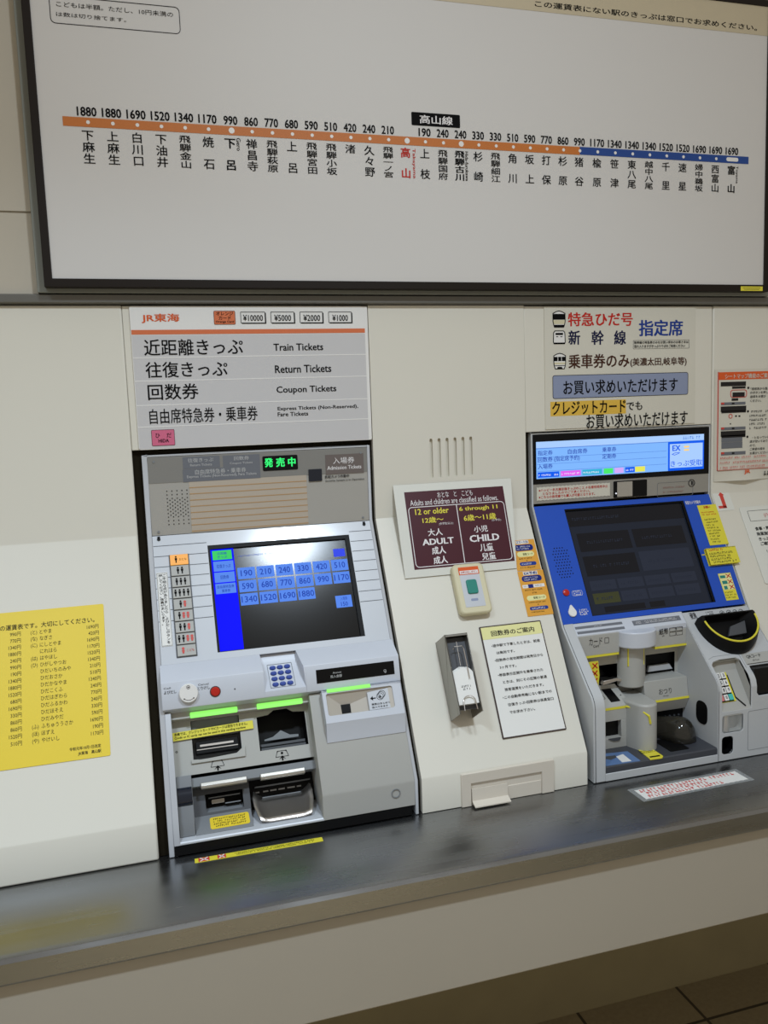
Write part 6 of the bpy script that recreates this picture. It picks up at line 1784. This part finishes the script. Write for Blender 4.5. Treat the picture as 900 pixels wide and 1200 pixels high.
# smoky round cover: a see-through arched hood from the back wall out to a round nose
A0, A1 = Vector((0.9960, -0.1330, 0.8068)), Vector((1.0480, -0.2060, 0.8068))
ax_ = (A1 - A0).normalized(); sd = ax_.cross(Vector((0, 0, 1))).normalized()
loops = []
for t_ in range(15):
    u = t_ / 14
    e = math.sqrt(max(0.004, 1 - max(0.0, (u - .68) / .32) ** 2))
    rw, rh = (.0185 + .0115 * min(1, u / .6)) * e, (.036 + .010 * min(1, u / .6)) * e
    c_ = A0.lerp(A1, u)
    loops.append([c_ + sd * rw * math.cos(math.pi * k_ / 14) + Vector((0, 0, rh * math.sin(math.pi * k_ / 14) ** .8)) for k_ in range(15)])
mb = MB(); vv = [[mb.bm.verts.new(p) for p in r] for r in loops]
for r0, r1 in zip(vv, vv[1:]):
    for k_ in range(14): mb.bm.faces.new((r0[k_], r0[k_ + 1], r1[k_ + 1], r1[k_]))
cv = part(mb, 'smoky_cover', 'smoke', m2, label='smoky dark see-through cover of the change cup')
so_ = cv.modifiers.new('thickness', 'SOLIDIFY'); so_.thickness = 0.0012; so_.offset = 0
# ---- right block
bw_ = X1 - BR
nt0, nt1 = 1.0780, 1.1480                 # keypad niche
qa0, qa1 = 1.1610, 1.2260                 # code reader window
mb = MB()
arch = [(nt0, LE - .001), (nt0, -.126), (nt0 + .006, -.120), (nt0 + .022, -.1165), (nt1 - .008, -.1165), (nt1, -.122), (nt1, LE - .001)]
mb.prism(FL, [(BR, LE - .0005)] + arch + [(qa0, LE - .0005), (qa0, -.1385), (qa1, -.1385), (qa1, LE - .0005), (X1, LE - .0005), (X1, 0.0), (BR, 0.0)], -0.006, 0.0)
mb.prism(FX, [PLL(LE)] + fold[1:] + [(-0.242, 0.924), PLL(LE, -.006)], BR, nt0); mb.prism(FX, [PLL(LE)] + fold[1:] + [(-0.242, 0.924), PLL(LE, -.006)], nt1, qa0); mb.prism(FX, [PLL(LE)] + fold[1:] + [(-0.242, 0.924), PLL(LE, -.006)], qa1, X1)
zq = 0.924 - 0.944
wq0, wq1, wv0, wv1 = 1.0790, 1.1290, -.1090, -.0720
ov0, ov1 = (1.0785, -.1530), (1.1050, -.1165)
low = [(BR, -.1660), (X1, -.1660), (X1, zq), (qa1, zq), (qa1, -.0420), (qa0 + .006, -.0420), (qa0, -.034), (qa0, zq), (nt1, zq), (nt1, -.0640), (nt0, -.0640), (nt0, zq), (BR, zq)]
mb.plate(FQ, low, [rr(wq0, wv0, wq1, wv1, .006), rr(ov0[0], ov0[1], ov1[0], ov1[1], .007)], -0.006, 0.0)
# inner and outer side walls of the block
side = [PS(-.2615), PLL(0)] + fold + [(-0.2480, 0.7780), (-0.05, 0.7780), PS(-.2615, -.10)]
mb.prism(FX, side, BR - .0002, BR + .0028); mb.prism(FX, side, X1 - .003, X1)
part(mb, 'right_block', 'm_pale', m2, 0.0008)
# keypad niche interior
mb = MB()
mb.prism(FX, [(-0.2475, 0.8800), (-0.2020, 0.9480), (-0.1950, 0.9400), (-0.2475, 0.8700)], nt0 - .001, nt1 + .001)
mb.prism(FX, [(-0.2020, 0.9480), (-0.1900, 0.9900), (-0.160, 0.9900), (-0.1950, 0.9400)], nt0 - .001, nt1 + .001)
kn_s = [PLL(-.116, -.002), PLL(LE, -.002)] + [(p[0] + .003, p[1]) for p in fold[1:]] + [(-0.2455, 0.8790), (-0.1990, 0.9480), (-0.1860, 0.9900)]
mb.prism(FX, kn_s, nt0 - .003, nt0); mb.prism(FX, kn_s, nt1, nt1 + .003)
mb.prism(FX, [PLL(-.1165, -.001), PLL(-.1165, -.012), (-0.1900, 0.9880), (-0.186, 0.994)], nt0, nt1)
part(mb, 'keypad_niche', 'm_grey', m2)
a_, b_ = Vector((0, -0.2475, 0.8800)), Vector((0, -0.2020, 0.9480))
uu = (b_ - a_).normalized(); FNK = Matrix((Vector((1, 0, 0)), uu, Vector((1, 0, 0)).cross(uu))).transposed().to_4x4(); FNK.translation = a_
nl = (b_ - a_).length
mb = MB().box(FNK, (nt0 + .001, .018), (nt0 + .041, nl - .004), 0, .0014)
kp = part(mb, 'keypad', 'sticker_yellow', m2)
part(MB().line(FNK, [(nt0 + .0415, nl - .010), (nt0 + .0420, .026), (nt0 + .058, .006)], .0022, .0004, .0020), 'dark_trim', 'm_black', kp)
part(MB().box(FNK, (nt0 + .001, .0185), (nt0 + .0365, nl - .006), .001, .0018), 'key_bed', 'm_black', kp)
for r in range(4):
    for c in range(3):
        x = nt0 + .003 + c * .0115; y = .0205 + r * .0150
        mt = 'sign_white' if r else ('key_pink', 'sign_white', 'key_teal')[c]
        ky = part(MB().prism(FNK, rr(x, y, x + .0098, y + .0125, .001), .0015, .0045), 'key', mt, kp, 0.0008)
mb = MB()
for r in range(4):
    for c in range(3):
        s = [['', '0', ''], ['7', '8', '9'], ['4', '5', '6'], ['1', '2', '3']][r][c]
        if s: mb.text(FNK, s, (nt0 + .003 + c * .0115 + .0032, .0205 + r * .0150 + .0098), (nt0 + .003 + c * .0115 + .0066, .0205 + r * .0150 + .0030), .0049, .02)
part(mb, 'key_digits', 'ink', kp, weld=False)
# code reader
mb = MB().box(FQ, (qa0 - .001, -.044), (qa1 + .001, .0130), -.05, -.0085)
part(mb, 'reader_window', 'm_gloss_black', m2, label='black code reader window at the right edge')
mb = MB().prism(FL, rr(1.1560, -.1365, 1.2290, -.1120, .001), -.002, .0012)
ql = part(mb, 'reader_label', 'm_grey', m2, 0.0006)
mb = MB(); mb.text(FL, 'QRコード', (1.1640, -.1155), (1.1990, -.1240), .0016, .01); mb.text(FL, 'QR Code', (1.1740, -.1270), (1.1900, -.1305), .0016, .0)
mb.box(FL, (1.1575, -.1360), (1.2275, -.1350), .001, .0016)
part(mb, 'label_print', 'ink_soft', ql, weld=False)
# clear window with a silver drum, dark oval opening, seams
mb = MB().tray(FQ, rr(wq0, wv0, wq1, wv1, .006), -.001, -.022)
cw = part(mb, 'drum_recess', 'm_grey', m2)
mb = MB().cyl(FQ @ Matrix.Rotation(math.radians(90), 4, 'X') if False else FQ, (0, 0), .001, -.03, -.029, 6); mb.bm.free()
Fdr = Matrix.Translation((1.0935, -0.260 + .024, 0.944)) @ Matrix(((1, 0, 0, 0), (0, 1, 0, 0), (0, 0, 1, 0), (0, 0, 0, 1)))
mb = MB().cyl(Fdr, (0, 0), .0085, wv0 + .001, wv1 - .001, 20)
part(mb, 'drum', 'chrome', cw)
mb = MB().prism(FQ, rr(wq0 + .0006, wv0 + .0006, wq1 - .0006, wv1 - .0006, .0055), -.0025, -.0012)
part(mb, 'clear_pane', 'clear_window', cw)
mb = MB().tray(FQ, rr(ov0[0], ov0[1], ov1[0], ov1[1], .007), -.0005, -.03)
part(mb, 'oval_opening', 'm_black', m2)
mb = MB(); mb.outline(FQ, rr(1.1400, -.1530, X1 - .004, -.0700, .004), .0007, -.001, .0004)
mb.line(FL, [(1.0770, -.1130), (1.0900, -.1085), (1.1460, -.1085), (1.1510, -.1130), (1.1520, LE)], .0007, -.001, .0003)
part(mb, 'panel_seams', 'm_mid', m2)
# dark opening in the inner side wall of the bay
mb = MB().prism(FX, rr(-.215, .840, -.180, .888, .014), BR - .0012, BR)
part(mb, 'side_opening', 'm_black', m2)
# coin bowl
cxb = 1.1550; rxb, ryb = .0680, .080
top_ = -0.026
def dshape(sc, dy=0.0, ky=1.0):
    o = []
    for j in range(25):
        a = math.pi + math.pi * j / 24
        o.append((cxb + rxb * sc * math.cos(a), top_ - .010 + dy + ryb * sc * ky * math.sin(a) * .94))
    o += [(cxb + rxb * sc, top_ - .003 + dy), (cxb + rxb * sc * .96, top_ + dy), (cxb - rxb * sc * .96, top_ + dy), (cxb - rxb * sc, top_ - .003 + dy)]
    return o
inner = dshape(.86, .006)
mb = MB()
L3 = lambda pts, n_: [FL @ Vector((p[0], p[1], n_)) for p in pts]
rim_o, rim_i = dshape(.97, .0, .86), dshape(.88, -.003, .84)
mb.loft([L3(dshape(1.0), 0.0), L3(dshape(1.0, .002), .012), L3(rim_o, .026), L3(rim_i, .0265), L3(dshape(.60, -.004), .0015)], cap=False)
mb.bm.faces.new([mb.bm.verts.new(v) for v in L3(dshape(.60, -.004), .0015)])
bo = part(mb, 'coin_bowl', 'm_black', m2, 0.0)
arc = []
for j in range(25):
    a = math.radians(184 + 176 * j / 24)
    arc.append(FL @ Vector((cxb + rxb * .925 * math.cos(a), top_ - .010 + ryb * .925 * .85 * math.sin(a) * .94, .0265)))
part(MB().tube(arc, .0021, 8), 'yellow_lip', 'sticker_yellow', bo)
mb = MB().prism(FL, [(cxb - .012, top_ - .046), (cxb + .034, top_ - .044), (cxb + .046, top_ - .014), (cxb + .004, top_ - .024)], .002, .010)
part(mb, 'coin_flap', 'm_dark', bo, 0.001)
mb = MB(); mb.text(FL, '硬貨', (1.0855, -0.0023), (1.1013, -0.0164), .0005, .015)
pa = (1.1265, -0.0029); pb = (1.1468, -0.0129); dashes(mb, FL, pa, pb, 2, .0005, .5, 171, .8, .1)
dashes(mb, FL, (1.0857, -0.0162), (1.144, -0.0181), 1, .0005, .6, 172, .8, .1)
for p in ((1.1656, -0.0108), (1.1826, -0.0113), (1.198, -0.0121), (1.213, -0.0125)):
    mb.outline(FL, circle(p[0], p[1], .0052, 18), .0006, -.001, .0005); mb.box(FL, (p[0] - .0022, p[1] - .0008), (p[0] + .0022, p[1] + .0008), -.001, .0005)
part(mb, 'coin_marks', 'ink_soft', m2, weld=False)
